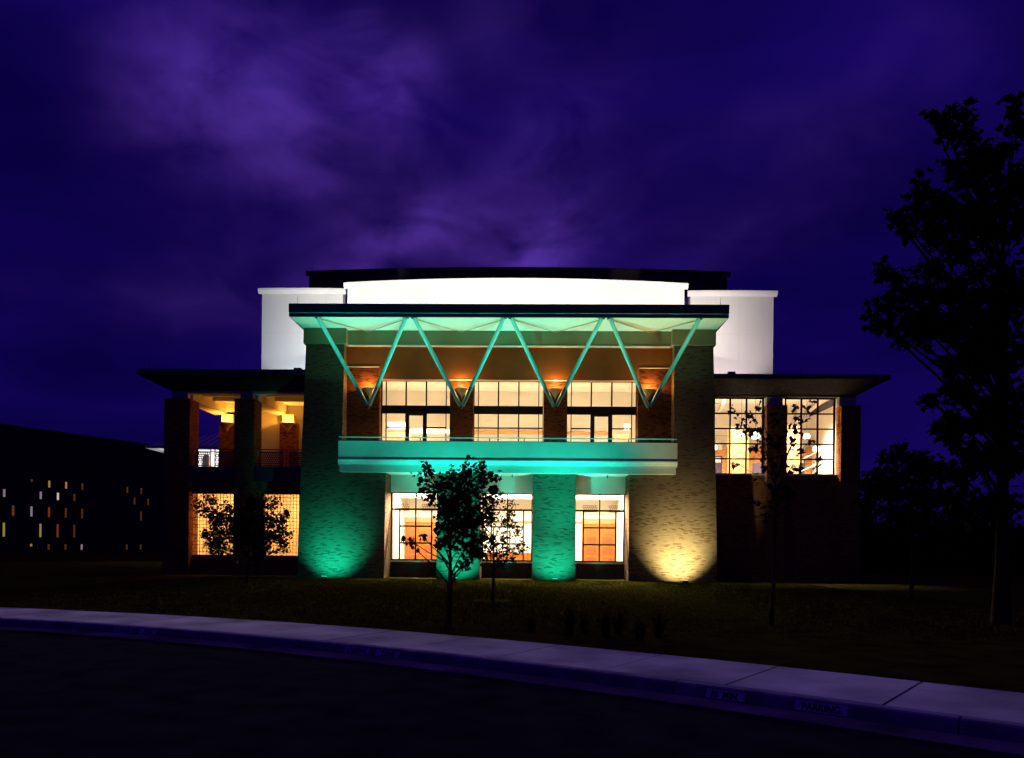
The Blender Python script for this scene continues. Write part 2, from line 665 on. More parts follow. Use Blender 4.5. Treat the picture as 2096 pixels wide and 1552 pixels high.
for ratio, word, w, tw in ((0.402, 'PARKING', 0.55, 0.40), (0.282, '10  MIN.', 0.47, 0.34), (-0.203, 'LOADING', 0.50, 0.41),
                           (-0.161, 'ZONE', 0.47, 0.27), (-0.507, 'LOADING', 0.47, 0.38), (-0.475, 'ZONE', 0.44, 0.22)):
    kerb_plate(ratio, word, w, tw)

# ------------------------------------------------------------------ main building
YAW = R(1.3)
main = link('arts_hall', None, None, (-0.34, 43.7, -0.2))
main.rotation_euler = (0, 0, -YAW)
tag(main, 'large brick and stucco hall with green-lit canopy on slanting struts', 'building')


def to_world(p):
    c, s = math.cos(-YAW), math.sin(-YAW)
    return (-0.34 + p[0] * c - p[1] * s, 43.7 + p[0] * s + p[1] * c, -0.2 + p[2])


BAT = 1.0 / 13.6      # the brick towers lean back


def by(z):
    return BAT * z


def batter_block(name, x0, x1, xt0, xt1, z0, z1, yb, mat=BRICK, parent=main):
    return MB().hexa([(x0, by(z0)), (x1, by(z0)), (x1, yb), (x0, yb)], z0,
                     [(xt0, by(z1)), (xt1, by(z1)), (xt1, yb), (xt0, yb)], z1).build(name, mat, parent)


for s in (-1, 1):
    # lower tower, wide up to the balcony, and the narrower shaft above it
    a, b = sorted((s * 6.97, s * 11.97))
    at_, bt = sorted((s * 7.0, s * 11.93))
    batter_block('tower_base', a, b, at_, bt, -0.3, 6.4, 2.9)
    a, b = sorted((s * 9.58, s * 11.93))
    at_, bt = sorted((s * 9.60, s * 11.86))
    batter_block('tower_shaft', a, b, at_, bt, 6.4, 13.62, 3.2)
    # stucco block crowning the tower
    a, b = sorted((s * 9.46, s * 11.97))
    MB().hexa([(a, 0.84), (b, 0.84), (b, 3.2), (a, 3.2)], 13.62, [(a, 0.84), (b, 0.84), (b, 3.2), (a, 3.2)], 14.52).build('tower_cap', TANST, main)
    # brick pier between the ground-floor windows
    a, b = sorted((s * 1.49, s * 3.97))
    at_, bt = sorted((s * 1.51, s * 3.95))
    batter_block('pier', a, b, at_, bt, -0.3, 6.08, 2.6)

# ground-floor wall behind: plinths, heads
for cx in (-5.5, 0.0, 5.5):
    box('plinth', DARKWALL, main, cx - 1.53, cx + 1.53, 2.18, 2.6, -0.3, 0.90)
    box('sill', TRIM, main, cx - 1.53, cx + 1.53, 2.02, 2.5, 0.90, 0.985)
    box('window_head', STUCCO, main, cx - 1.53, cx + 1.53, 2.1, 2.6, 5.07, 6.08)
    # small downlight stub under the soffit
    MB().tube([(cx + 0.3, 0.9, 6.08), (cx + 0.3, 0.9, 5.9)], [0.03, 0.03], 8).build('soffit_rod', DARKM, main)

# balcony
bal = link('balcony', None, main)
box('slab', STUCCO, bal, -9.56, 9.56, 0.16, 2.2, 6.083, 6.90)
MB().profx([(0.10, 6.08), (0.16, 6.08), (0.16, 6.46), (0.10, 6.46)], -9.60, 9.60).build('fascia', STUCCO, bal)
mould = MB().profx([(0.155, 6.462), (0.06, 6.462), (0.06, 6.53), (0.03, 6.55), (0.0, 6.62), (0.0, 6.645), (-0.03, 6.66), (-0.06, 6.74),
                    (-0.06, 6.80), (0.155, 6.80)], -9.66, 9.66).build('moulding', TRIM, bal)
box('parapet', STUCCO, bal, -9.65, 9.65, -0.02, 0.30, 6.803, 7.84)
box('coping', DARKM, bal, -9.66, 9.66, -0.025, 0.31, 7.843, 7.875)
rail = MB().tube([(-9.62, 0.0, 8.06), (9.62, 0.0, 8.06)], [0.032, 0.032], 10).build('handrail', TEAL, bal, True)
for i in range(10):
    x = -8.9 + i * 1.975
    box('rail_post', DARKM, bal, x - 0.03, x + 0.03, 0.0, 0.06, 7.875, 8.04)

# upper wall between the towers
for (a, b, top) in ((-9.58, -7.64, 12.46), (-3.46, -2.09, 11.71), (2.09, 3.46, 11.71), (7.64, 9.58, 12.46)):
    box('brick_panel', DKBRICK, main, a, b, 1.68, 2.6, 6.9, top)
box('stucco_band', BROWNST, main, -7.68, 7.68, 1.6, 2.3, 11.72, 13.66)
box('stucco_band', BROWNST, main, -9.59, -7.682, 1.6, 2.3, 12.47, 13.66)
box('stucco_band', BROWNST, main, 7.682, 9.59, 1.6, 2.3, 12.47, 13.66)
box('drip_edge', TRIM, main, -9.58, -7.69, 1.57, 1.66, 12.43, 12.468)
box('drip_edge', TRIM, main, -7.67, 7.67, 1.57, 1.66, 11.68, 11.718)
box('drip_edge', TRIM, main, 7.69, 9.58, 1.57, 1.66, 12.43, 12.468)
box('frieze', TANST, main, -9.455, 9.455, 1.3, 3.0, 13.665, 14.52)
box('frieze_drip', TRIM, main, -9.455, 9.455, 1.27, 1.6, 13.62, 13.662)
box('upper_wall_back', CREAM, main, -9.58, 9.58, 2.61, 2.9, 11.85, 13.66)

# canopy on slanting struts
can = link('canopy', None, main)
MB().hexa([(-11.9, 3.2), (-12.1, -1.30), (12.1, -1.30), (11.9, 3.2)], 14.525, [(-11.9, 3.2), (-12.1, -1.30), (12.1, -1.30), (11.9, 3.2)], 15.0).build('soffit', STUCCO, can)
MB().profx([(-1.302, 14.54), (-1.38, 14.54), (-1.38, 14.735), (-1.40, 14.735), (-1.40, 14.755), (-1.44, 14.755), (-1.44, 15.24), (-1.302, 15.24)], -12.13, 12.13).build('fascia', FASCIA, can)
box('fascia_trim', STEEL, can, -12.13, 12.13, -1.415, -1.39, 14.728, 14.748)
for s in (-1, 1):
    a, b = sorted((s * 12.102, s * 12.13))
    box('fascia_return', FASCIA, can, a, b, -1.30, 3.0, 14.54, 15.24)
box('roof_deck', ROOFM, can, -11.88, 11.88, -1.30, 7.0, 15.003, 15.06)
FEET = (-8.25, -2.75, 2.75, 8.25)
TOPS = ((-10.56, -5.64), (-5.2, -0.2), (0.2, 5.2), (5.64, 10.56))
for fx, tt in zip(FEET, TOPS):
    for tx in tt:
        f = Vector((fx + (0.07 if tx > fx else -0.07), 1.40, 10.15))
        t = Vector((tx, -1.24, 14.53))
        MB().tube([f, t], [0.115, 0.115], 14).build('strut', TEAL, can, True)
        box('strut_shoe', DARKM, can, tx - 0.16, tx + 0.16, -1.29, -1.10, 14.49, 14.523)
    MB().prism([(fx - 0.14, 10.28), (fx, 9.96), (fx + 0.14, 10.28)], 1.30, 1.675).build('strut_bracket', DARKM, can)
# thin brown bars under the soffit stand in for the struts' cast shadows
for fx, tt in zip(FEET, TOPS):
    for tx in tt:
        MB().tube([(tx, -1.15, 14.48), (fx, 1.28, 14.44)], [0.022, 0.022], 6).build('strut_shadow_bar', SHADE, can)


def sconce(x, y, z, w, parent, power, col=(1.0, 0.50, 0.13)):
    """half-cone wall light, open to the top"""
    s = link('sconce', None, parent, (x, y, z))
    n = 12
    m = MB().lathe([(w * 0.98, 0.0), (w * 0.80, -0.10), (w * 0.42, -0.26), (w * 0.16, -0.44), (0.01, -0.60)], 0, 0, n, math.pi, 2 * math.pi)
    m.build('bowl', SHADE, s, True)
    m = MB().lathe([(w * 0.98, 0.0), (w * 1.02, 0.03), (w * 0.96, 0.03), (w * 0.90, -0.02)], 0, 0, n, math.pi, 2 * math.pi)
    m.build('rim', SHADE, s)
    m = MB().box(-w * 0.5, w * 0.5, -w * 0.35, -0.05, -0.10, -0.07)
    m.build('lamp_tube', FROST, s)
    lamp('sconce_light', 'POINT', s, (0, -w * 0.85, 0.10), power, col, shadow_soft_size=0.06)
    return s


for fx in FEET:
    sconce(fx, 1.675, 11.16, 0.38, main, 175)

# ---- windows: frames and every pane its own piece


def window(name, x0, x1, y, z0, z1, cols, rows, fw, parent, mat=FRAMEM, skip=()):
    """cols / rows are lists of (a, b) glass openings in metres measured from x0 / z0"""
    w = link(name, None, parent)
    m = MB()
    d0, d1 = y - 0.06, y + 0.06
    xe = [0.0]
    for a, b in cols:
        xe += [a, b]
    xe.append(x1 - x0)
    for i in range(0, len(xe), 2):
        if xe[i + 1] - xe[i] > 1e-4:
            m.box(x0 + xe[i], x0 + xe[i + 1], d0, d1, z0, z1)
    for ci, (a, b) in enumerate(cols):
        rr = rows[ci] if isinstance(rows, dict) else rows
        ze = [0.0]
        for c, d in rr:
            ze += [c, d]
        ze.append(z1 - z0)
        for i in range(0, len(ze), 2):
            if ze[i + 1] - ze[i] > 1e-4:
                m.box(x0 + a, x0 + b, d0 + 0.004, d1 - 0.004, z0 + ze[i], z0 + ze[i + 1])
    m.build('frame', mat, w)
    for ci, (a, b) in enumerate(cols):
        rr = rows[ci] if isinstance(rows, dict) else rows
        for c, d in rr:
            MB().box(x0 + a - 0.01, x0 + b + 0.01, y - 0.008, y + 0.008, z0 + c - 0.01, z0 + d + 0.01).build('pane', GLASS, w)
    return w


# ground floor: 3.0 x 4.09 m, two lights above a four-column grid
for cx in (-5.5, 0.0, 5.5):
    gr = [(0.09, 1.01), (1.10, 2.02), (2.11, 3.03)]
    tall = [(0.09, 3.03)]
    # upper lights
    x0 = cx - 1.5
    window('window', x0, x0 + 3.0, 2.24, 4.065, 5.07, [(0.07, 1.465), (1.535, 2.93)], [(0.05, 0.94)], 0.07, main)
    window('window', x0, x0 + 3.0, 2.24, 0.985, 4.062, [(0.07, 0.50), (0.575, 1.465), (1.535, 2.425), (2.50, 2.93)],
           {0: tall, 1: gr, 2: gr, 3: tall}, 0.07, main)

# upper floor: transom row and lower row with the glazed doors
for cx, kind in ((-5.55, 'door'), (0.0, 'grid'), (5.55, 'door')):
    x0 = cx - 2.07
    cols = [(0.03, 0.24), (0.29, 1.42), (1.50, 2.64), (2.72, 3.85), (3.90, 4.11)]
    window('window', x0, x0 + 4.14, 2.3, 10.24, 11.84, cols, [(0.05, 1.53)], 0.06, main)
    box('spandrel', FRAMEM, main, x0, x0 + 4.14, 2.2, 2.42, 9.84, 10.237)
    two = [(0.03, 2.02), (2.09, 2.89)]
    one = [(0.03, 2.89)]
    if kind == 'grid':
        window('window', x0, x0 + 4.14, 2.3, 6.92, 9.837, cols, {0: two, 1: two, 2: two, 3: two, 4: two}, 0.06, main)
    else:
        cols = [(0.03, 0.24), (0.29, 1.42), (1.66, 2.48), (2.72, 3.85), (3.90, 4.11)]
        window('window', x0, x0 + 4.14, 2.3, 6.92, 9.837, cols, {0: one, 1: two, 2: [(0.08, 2.78)], 3: two, 4: one}, 0.06, main)

# ---- rooms behind the glass
WARM = (1.0, 0.875, 0.64)


def room(x0, x1, y0, y1, z0, z1, wall, name='room', wt_=0.12, ceil=CREAM):
    r = link(name, None, main)
    box('floor', FLOORM, r, x0, x1, y0, y1, z0 - 0.15, z0)
    box('ceiling', ceil, r, x0, x1, y0, y1, z1, z1 + 0.15)
    box('back_wall', wall, r, x0, x1, y1, y1 + wt_, z0, z1)
    box('side_wall', wall, r, x0 - wt_, x0, y0, y1, z0, z1)
    box('side_wall', wall, r, x1, x1 + wt_, y0, y1, z0, z1)
    return r


def ceiling_light(r, x, y, z, sx, sy, power, col=WARM, spread=math.pi):
    box('light_fitting', TRIM, r, x - sx / 2 - 0.04, x + sx / 2 + 0.04, y - sy / 2 - 0.04, y + sy / 2 + 0.04, z + 0.003, z + 0.06)
    lamp('ceiling_lamp', 'AREA', r, (x, y, z - 0.01), power, col, (0, 0, -1), shape='RECTANGLE', size=sx, size_y=sy, spread=spread)


g = room(-7.2, 7.2, 2.62, 8.6, 0.35, 5.6, CREAM, 'lobby')
for x in (-5.5, 0.0, 5.5):
    ceiling_light(g, x, 5.2, 5.585, 2.0, 1.2, 800)
    lamp('lawn_fill_lamp', 'AREA', g, (x, 2.85, 5.03), 1300, WARM, (0, -0.80, -0.60), spread=R(88), shape='RECTANGLE', size=2.4, size_y=0.12)  # added fill lamp without a fitting, aimed out to brighten the lawn


def panel_door(x0, x1, y, z0, z1, parent):
    d = box('door', WOOD, parent, x0, x1, y - 0.06, y, z0, z1)
    n = 2
    w = (x1 - x0)
    for k, (a, b) in enumerate(((0.08, 0.36), (0.42, 0.66), (0.72, 0.94))):
        box('door_panel', WOODD, d, x0 + 0.14 * w, x1 - 0.14 * w, y - 0.075, y - 0.061, z0 + a * (z1 - z0), z0 + b * (z1 - z0))
    return d


# the wooden wall of doors, left and right parts of the lobby
for (a, b) in ((-7.15, -3.9), (4.9, 7.15)):
    box('wood_lining', WOOD, g, a, b, 8.50, 8.598, 0.35, 3.45)
    box('wood_cornice', TAN, g, a, b, 8.42, 8.598, 3.453, 3.80)
    n = 3 if b - a > 3 else 2
    for k in range(n):
        x = a + 0.15 + k * (b - a) / n
        panel_door(x, x + (b - a) / n - 0.2, 8.497, 0.36, 2.7, g)
box('tan_band', TAN, g, -3.88, 4.88, 8.55, 8.598, 3.45, 3.62)
box('reception_desk', WOOD, g, -1.6, 1.7, 6.6, 7.3, 0.36, 1.45)


def lattice(name, x0, x1, y, z0, z1, st, parent, mat=WOODD, bw=0.16):
    """decorative pierced screen"""
    m = MB()
    nx, nz_ = int((x1 - x0) / st), int((z1 - z0) / st)
    for j in range(nz_ + 1):
        z = z0 + j * st
        m.box(x0, x1, y - 0.01, y + 0.01, z - st * bw, z + st * bw)
    for j in range(nz_):
        for i in range(nx + 1):
            x = x0 + (i + (0.5 if j % 2 else 0.0)) * st
            if x < x1:
                m.box(x - st * bw, x + st * bw, y - 0.008, y + 0.008, z0 + j * st, z0 + (j + 1) * st)
    o = m.build(name, mat, parent)
    o['kind'] = 'stuff'
    return o


for x in (-7.0, -5.3, 4.6, 6.2):
    lattice('pierced_screen', x, x + 0.9, 3.6, 4.05, 4.45, 0.13, g, TAN)
box('soffit_beam', CREAM, g, -7.15, 7.15, 6.6, 7.0, 5.0, 5.595)

u = room(-9.5, 9.5, 2.92, 9.4, 6.9, 12.6, CREAM, 'upper_foyer')
for x in (-6.3, 0.0, 6.3):
    ceiling_light(u, x, 5.6, 12.585, 2.6, 1.4, 9500, spread=R(88))
box('tan_band', TAN, u, -3.4, 3.4, 9.33, 9.398, 9.62, 9.88)
box('tan_band', CREAM, u, -6.8, -3.6, 8.2, 8.5, 9.50, 9.78)
box('tan_band', TAN, u, 3.6, 6.9, 9.33, 9.398, 9.62, 9.82)
lattice('pierced_screen', -8.1, -6.9, 7.0, 9.62, 10.05, 0.125, u, TAN)
box('wood_box', WOODD, u, -8.1, -6.6, 6.9, 7.2, 9.0, 9.32)
lattice('pierced_screen', 7.4, 7.75, 6.2, 9.5, 9.95, 0.125, u, TAN)
box('wood_box', WOODD, u, 6.8, 7.7, 6.2, 6.5, 8.92, 9.20)
box('glass_rail', TAN, u, -4.7, -3.5, 4.4, 4.42, 9.25, 9.27)
box('glass_rail', TAN, u, 3.5, 4.9, 4.4, 4.42, 9.25, 9.27)

# ---- body of the building above and behind
white = link('upper_storey', None, main)


def parapet(name, x0, x1, y, z0, zend, zmid, depth, mat, corn, parent, n=24):
    poly = [(x0, z0), (x1, z0)]
    for i in range(n + 1):
        t = i / n
        poly.append((x1 + (x0 - x1) * t, zend + (zmid - zend) * (1 - (2 * t - 1) ** 2)))
    o = MB().prism(poly, y, y + depth).build(name, mat, parent)
    # cornice that follows the curved top
    m = MB()
    prof = [(-0.02, -0.34), (-0.10, -0.28), (-0.22, -0.12), (-0.24, 0.0), (0.1, 0.02)]
    for i in range(n + 1):
        t = i / n
        ext = 0.22
        x = x0 - ext + (x1 - x0 + 2 * ext) * t
        z = zend + (zmid - zend) * (1 - (2 * t - 1) ** 2)
        for py, pz in prof:
            m.v.append((x, y + py, z + pz))
    k = len(prof)
    for i in range(n):
        for j in range(k - 1):
            a = i * k + j
            m.f.append((a, a + 1, a + k + 1, a + k))
    m.f.append(tuple(range(k)))
    m.f.append(tuple(n * k + j for j in reversed(range(k))))
    m.build('cornice', corn, o)
    return o


parapet('curved_parapet', -10.9, 11.34, 7.0, 14.8, 19.20, 19.52, 0.5, WHITE, WHITE, white)
parapet('side_block', -16.96, -11.45, 8.0, 11.5, 19.15, 19.17, 9.0, WHITE, WHITE, white, 4)
parapet('side_block', 11.95, 17.47, 8.0, 11.5, 19.06, 19.08, 9.0, WHITE, WHITE, white, 4)
parapet('fly_tower', -16.1, 16.4, 16.0, 11.0, 23.16, 23.50, 10.0, DARKWALL, DARKWALL, white)
# recessed control joints on the white blocks show as thin strips
for x in (-14.4, -12.6, 13.6, 15.2):
    box('joint_strip', TRIM, white, x - 0.012, x + 0.012, 7.992, 8.004, 12.2, 18.75)
for z in (16.2,):
    box('joint_strip', TRIM, white, -16.95, -11.46, 7.992, 8.004, z - 0.01, z + 0.01)
    box('joint_strip', TRIM, white, 11.96, 17.46, 7.992, 8.004, z - 0.01, z + 0.01)
# lightning rods
for (x, y, z, h) in ((-15.9, 16.2, 23.1, 0.55), (-9.8, 16.2, 23.3, 0.7), (-3.2, 16.2, 23.4, 0.7), (3.4, 16.2, 23.4, 0.75), (10.0, 16.2, 23.3, 0.7), (16.0, 16.2, 23.1, 0.55),
                     (-11.7, -1.2, 15.2, 0.5), (11.7, -1.2, 15.2, 0.5), (-15.6, 8.2, 19.1, 0.5), (15.8, 8.2, 19.0, 0.5), (-21.6, 1.9, 12.2, 0.7), (-16.2, 1.9, 12.2, 0.7),
                     (21.4, 1.9, 12.1, 0.6), (17.2, 1.9, 12.1, 0.8)):
    MB().tube([(x, y, z), (x, y, z + h)], [0.014, 0.008], 6).build('lightning_rod', DARKM, white)
box('rear_mass', DARKWALL, white, -11.9, 11.9, 9.6, 15.9, -0.3, 15.0)

# ---- pavilions (wings)


def eave_roof(x0, x1, xi0, xi1, yf, yi, yb, zt, ze, zb, parent):
    """slab whose underside tapers out to a thin edge"""
    m = MB()
    m.hexa([(x0, yf), (x1, yf), (x1, yb), (x0, yb)], ze, [(x0, yf), (x1, yf), (x1, yb), (x0, yb)], zt)
    m.build('roof', FASCIA, parent)
    m = MB()
    m.hexa([(xi0, yi), (xi1, yi), (xi1, yb), (xi0, yb)], zb, [(x0 + 0.02, yf + 0.02), (x1 - 0.02, yf + 0.02), (x1 - 0.02, yb), (x0 + 0.02, yb)], ze - 0.003)
    return m


lw = link('open_pavilion', None, main)
# roof: thin edge plus front / side tapering soffits (hollow, so the lit ceiling shows)
box('roof', FASCIA, lw, -22.15, -11.98, 1.5, 10.5, 11.92, 12.25)
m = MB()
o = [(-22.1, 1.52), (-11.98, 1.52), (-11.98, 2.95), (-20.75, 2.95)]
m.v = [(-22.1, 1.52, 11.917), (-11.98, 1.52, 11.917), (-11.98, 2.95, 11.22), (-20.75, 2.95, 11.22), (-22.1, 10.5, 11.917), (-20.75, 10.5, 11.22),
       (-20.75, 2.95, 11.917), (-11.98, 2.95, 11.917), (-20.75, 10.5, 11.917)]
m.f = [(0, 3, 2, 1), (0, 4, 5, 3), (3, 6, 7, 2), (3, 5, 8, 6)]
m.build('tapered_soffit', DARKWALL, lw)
box('ceiling', STUCCO, lw, -20.74, -11.98, 2.96, 10.4, 11.55, 11.70)
box('edge_beam', STUCCO, lw, -20.74, -11.98, 2.96, 3.45, 11.08, 11.547)
box('edge_beam', STUCCO, lw, -20.74, -17.0, 8.6, 9.1, 10.95, 11.547)
for x in (-20.09, -16.0):
    box('cross_beam', STUCCO, lw, x - 0.45, x + 0.48, 3.46, 9.0, 10.76, 11.546)
for z_, y_ in ((11.3, 4.9), (11.3, 6.6)):
    box('secondary_beam', STUCCO, lw, -19.60, -16.46, y_, y_ + 0.3, z_, 11.548)
    box('secondary_beam', STUCCO, lw, -15.51, -12.0, y_, y_ + 0.3, z_, 11.548)
for xc, w in ((-20.2, 0.79), (-16.07, 0.61)):
    c = box('column', REDBRICK, lw, xc - w, xc + w, 2.6, 3.9, -0.3, 10.7)
    box('column_neck', STUCCO, lw, xc - w * 0.62, xc + w * 0.62, 2.97, 3.5, 10.7, 11.075)
for xc in (-19.5, -15.3):
    box('column', REDBRICK, lw, xc - 0.56, xc + 0.56, 8.55, 9.25, -0.3, 10.2)
    box('column_neck', STUCCO, lw, xc - 0.40, xc + 0.40, 8.6, 9.2, 10.2, 10.757)
    sconce(xc, 8.545, 10.12, 0.50, lw, 210, (1.0, 0.36, 0.035))
box('back_wall', STUCCO, lw, -17.45, -11.98, 9.3, 9.6, 6.6, 11.55)
box('side_wall', STUCCO, lw, -12.6, -12.0, 3.5, 9.3, 6.6, 11.55)
box('terrace_slab', FASCIA, lw, -20.95, -11.98, 2.65, 9.3, 5.7, 6.58)
box('spandrel_wall', REDBRICK, lw, -20.9, -11.98, 3.05, 3.4, 4.95, 5.7)
box('plinth_wall', REDBRICK, lw, -20.9, -11.98, 3.05, 3.4, -0.3, 1.18)
box('jamb_wall', REDBRICK, lw, -21.0, -19.62, 3.052, 3.4, 1.18, 4.95)
box('jamb_wall', REDBRICK, lw, -16.68, -14.98, 3.052, 3.4, 1.18, 4.95)


def block_panel(x0, x1, y, z0, z1, parent):
    w = link('glass_block_window', None, parent)
    st = 0.205
    nx, nz_ = round((x1 - x0) / st), round((z1 - z0) / st)
    sx, sz = (x1 - x0) / nx, (z1 - z0) / nz_
    m = MB()
    for i in range(nx + 1):
        m.box(x0 + i * sx - 0.013, x0 + i * sx + 0.013, y - 0.02, y + 0.02, z0, z1)
    for j in range(nz_ + 1):
        m.box(x0, x1, y - 0.018, y + 0.018, z0 + j * sz - 0.015, z0 + j * sz + 0.015)
    o = m.build('mortar_grid', WOODD, w)
    o['kind'] = 'stuff'
    m = MB()
    for i in range(nx):
        for j in range(nz_):
            m.box(x0 + i * sx + 0.016, x0 + (i + 1) * sx - 0.016, y - 0.012, y + 0.012, z0 + j * sz + 0.016, z0 + (j + 1) * sz - 0.016)
    o = m.build('glass_block', BLOCKG, w)
    o['kind'] = 'stuff'


block_panel(-19.62, -16.68, 3.2, 1.18, 4.95, lw)
block_panel(-14.98, -12.80, 3.2, 1.18, 4.95, lw)
box('jamb_wall', REDBRICK, lw, -12.80, -11.98, 3.052, 3.4, 1.18, 4.95)
r2 = room(-20.5, -12.1, 3.45, 7.6, 0.2, 5.55, CREAM, 'stair_hall')
for x in (-18.2, -13.4):
    ceiling_light(r2, x, 5.6, 5.53, 1.2, 0.8, 480, (1.0, 0.70, 0.32))


def guard(x0, x1, y, z0, parent, posts):
    gd = link('guard_rail', None, parent)
    MB().tube([(x0, y, z0 + 1.10), (x1, y, z0 + 1.10)], [0.03, 0.03], 8).build('top_rail', DARKM, gd)
    box('rail_bar', DARKM, gd, x0, x1, y - 0.015, y + 0.015, z0 + 0.93, z0 + 0.97)
    box('rail_bar', DARKM, gd, x0, x1, y - 0.015, y + 0.015, z0 + 0.06, z0 + 0.09)
    for x in posts:
        box('post', SHADE, gd, x - 0.03, x + 0.03, y - 0.03, y + 0.03, z0, z0 + 1.07)
    for a, b in zip(posts, posts[1:]):
        if b - a > 0.4:
            lattice('pierced_infill', a + 0.06, b - 0.06, y, z0 + 0.12, z0 + 0.90, 0.13, gd, DARKM, 0.2)


guard(-19.40, -16.70, 3.1, 6.58, lw, (-19.3, -18.3, -18.05, -16.75))
guard(-15.44, -12.0, 3.1, 6.58, lw, (-15.38, -13.75, -13.52, -12.05))

rw = link('glazed_pavilion', None, main)
box('roof', FASCIA, rw, 11.98, 22.25, 1.5, 10.5, 11.85, 12.12)
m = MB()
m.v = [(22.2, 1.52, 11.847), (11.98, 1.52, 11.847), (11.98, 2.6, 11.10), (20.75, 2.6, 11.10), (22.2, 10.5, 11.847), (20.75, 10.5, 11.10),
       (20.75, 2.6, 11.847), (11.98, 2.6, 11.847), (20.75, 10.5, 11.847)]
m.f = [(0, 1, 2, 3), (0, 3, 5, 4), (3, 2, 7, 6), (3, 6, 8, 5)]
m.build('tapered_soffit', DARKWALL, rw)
box('head_beam', DARKWALL, rw, 11.98, 20.74, 2.62, 3.4, 11.02, 11.84)
for a, b in ((15.45, 16.66), (19.76, 21.0)):
    box('pier', REDBRICK, rw, a + (0 if a < 19 else 0.1), b, 2.55, 3.4, -0.3, 10.5)
    box('pier_neck', STUCCO, rw, a + 0.05, b - 0.2, 2.8, 3.39, 10.5, 11.02)
box('spandrel_wall', REDBRICK, rw, 11.98, 21.0, 2.95, 3.4, -0.3, 6.32)
box('sill', TRIM, rw, 11.98, 19.8, 2.84, 3.4, 6.322, 6.40)
third = [(0.06, 0.94), (1.02, 1.92), (2.00, 2.90)]
fifth = [(0.05 + 0.915 * k, 0.05 + 0.915 * k + 0.84) for k in range(5)]
window('window', 12.42, 15.42, 3.1, 6.40, 11.02, third, fifth, 0.06, rw)
window('window', 16.69, 19.70, 3.1, 6.40, 11.02, third, fifth, 0.06, rw)
box('jamb_wall', REDBRICK, rw, 11.98, 12.42, 2.95, 3.4, 6.40, 11.02)
r3 = room(12.05, 20.85, 3.45, 10.3, 5.2, 11.6, CREAM, 'glazed_lobby')
box('brick_wall', INBRICK, r3, 12.06, 20.84, 10.0, 10.29, 5.2, 8.95)
box('brick_column', INBRICK, r3, 14.55, 15.75, 7.4, 8.2, 5.2, 9.9)
box('brick_column', INBRICK, r3, 18.2, 19.1, 7.4, 8.2, 5.2, 10.0)
for x in (14.2, 19.9):
    box('doorway', DOORD, r3, x - 0.45, x + 0.45, 9.95, 9.998, 5.2, 8.3)
    box('transom_grille', STEEL, r3, x - 0.45, x + 0.45, 9.95, 9.998, 8.75, 9.35)
    box('doorway_glass', TRIM, r3, x - 0.35, x + 0.35, 9.94, 9.949, 7.85, 8.2)
box('notice_board', DOORD, r3, 15.9, 16.9, 7.0, 7.1, 6.1, 7.5)
for x, y in ((13.5, 6.0), (17.0, 6.0), (19.6, 6.0)):
    MB().tube([(x, 3.5, 11.35), (x + 0.9, 10.0, 11.35)], [0.12, 0.12], 8).build('ceiling_beam', CREAM, r3)
MB().tube([(17.6, 8.6, 7.0), (21.0, 8.6, 8.6)], [0.03, 0.03], 6).build('stair_rail', STEEL, r3)
MB().tube([(17.6, 8.6, 6.2), (21.0, 8.6, 7.8)], [0.03, 0.03], 6).build('stair_rail', STEEL, r3)
for z in (9.75, 10.2):
    box('picture_rail', TAN, r3, 12.06, 20.84, 10.27, 10.298, z, z + 0.02)
for x in (14.0, 18.4):
    ceiling_light(r3, x, 6.0, 11.585, 1.6, 1.2, 2600, spread=R(100))

# pendant globes hang in the glazed lobby: things of their own
for (x, y, z, r, lab) in ((13.25, 6.4, 8.42, 0.20, 'small round glowing globe lamp beside the brick tower edge'),
                          (15.05, 6.6, 9.30, 0.24, 'round glowing globe lamp in the middle column of panes'),
                          (15.95, 6.6, 9.26, 0.30, 'wide glowing globe lamp hanging over the dark notice board'),
                          (19.25, 6.6, 9.22, 0.22, 'glowing globe lamp high behind the outer pavilion window'),
                          (19.9, 6.6, 8.40, 0.24, 'low glowing globe lamp by the stair rail')):
    p = link('pendant_lamp', None, None, to_world((x, y, z)))
    p.rotation_euler = (0, 0, -YAW)
    tag(p, lab, 'lamp', 'globe lamps in the glazed pavilion')
    prof = [(max(0.001, r * math.sin(math.pi * i / 10)), -r * 0.85 * math.cos(math.pi * i / 10)) for i in range(11)]
    MB().lathe(prof, 0, 0, 16).build('globe', GLOBE, p, True)
    MB().tube([(0, 0, r * 0.8), (0, 0, 11.6 - z)], [0.012, 0.012], 6).build('stem', DARKM, p)

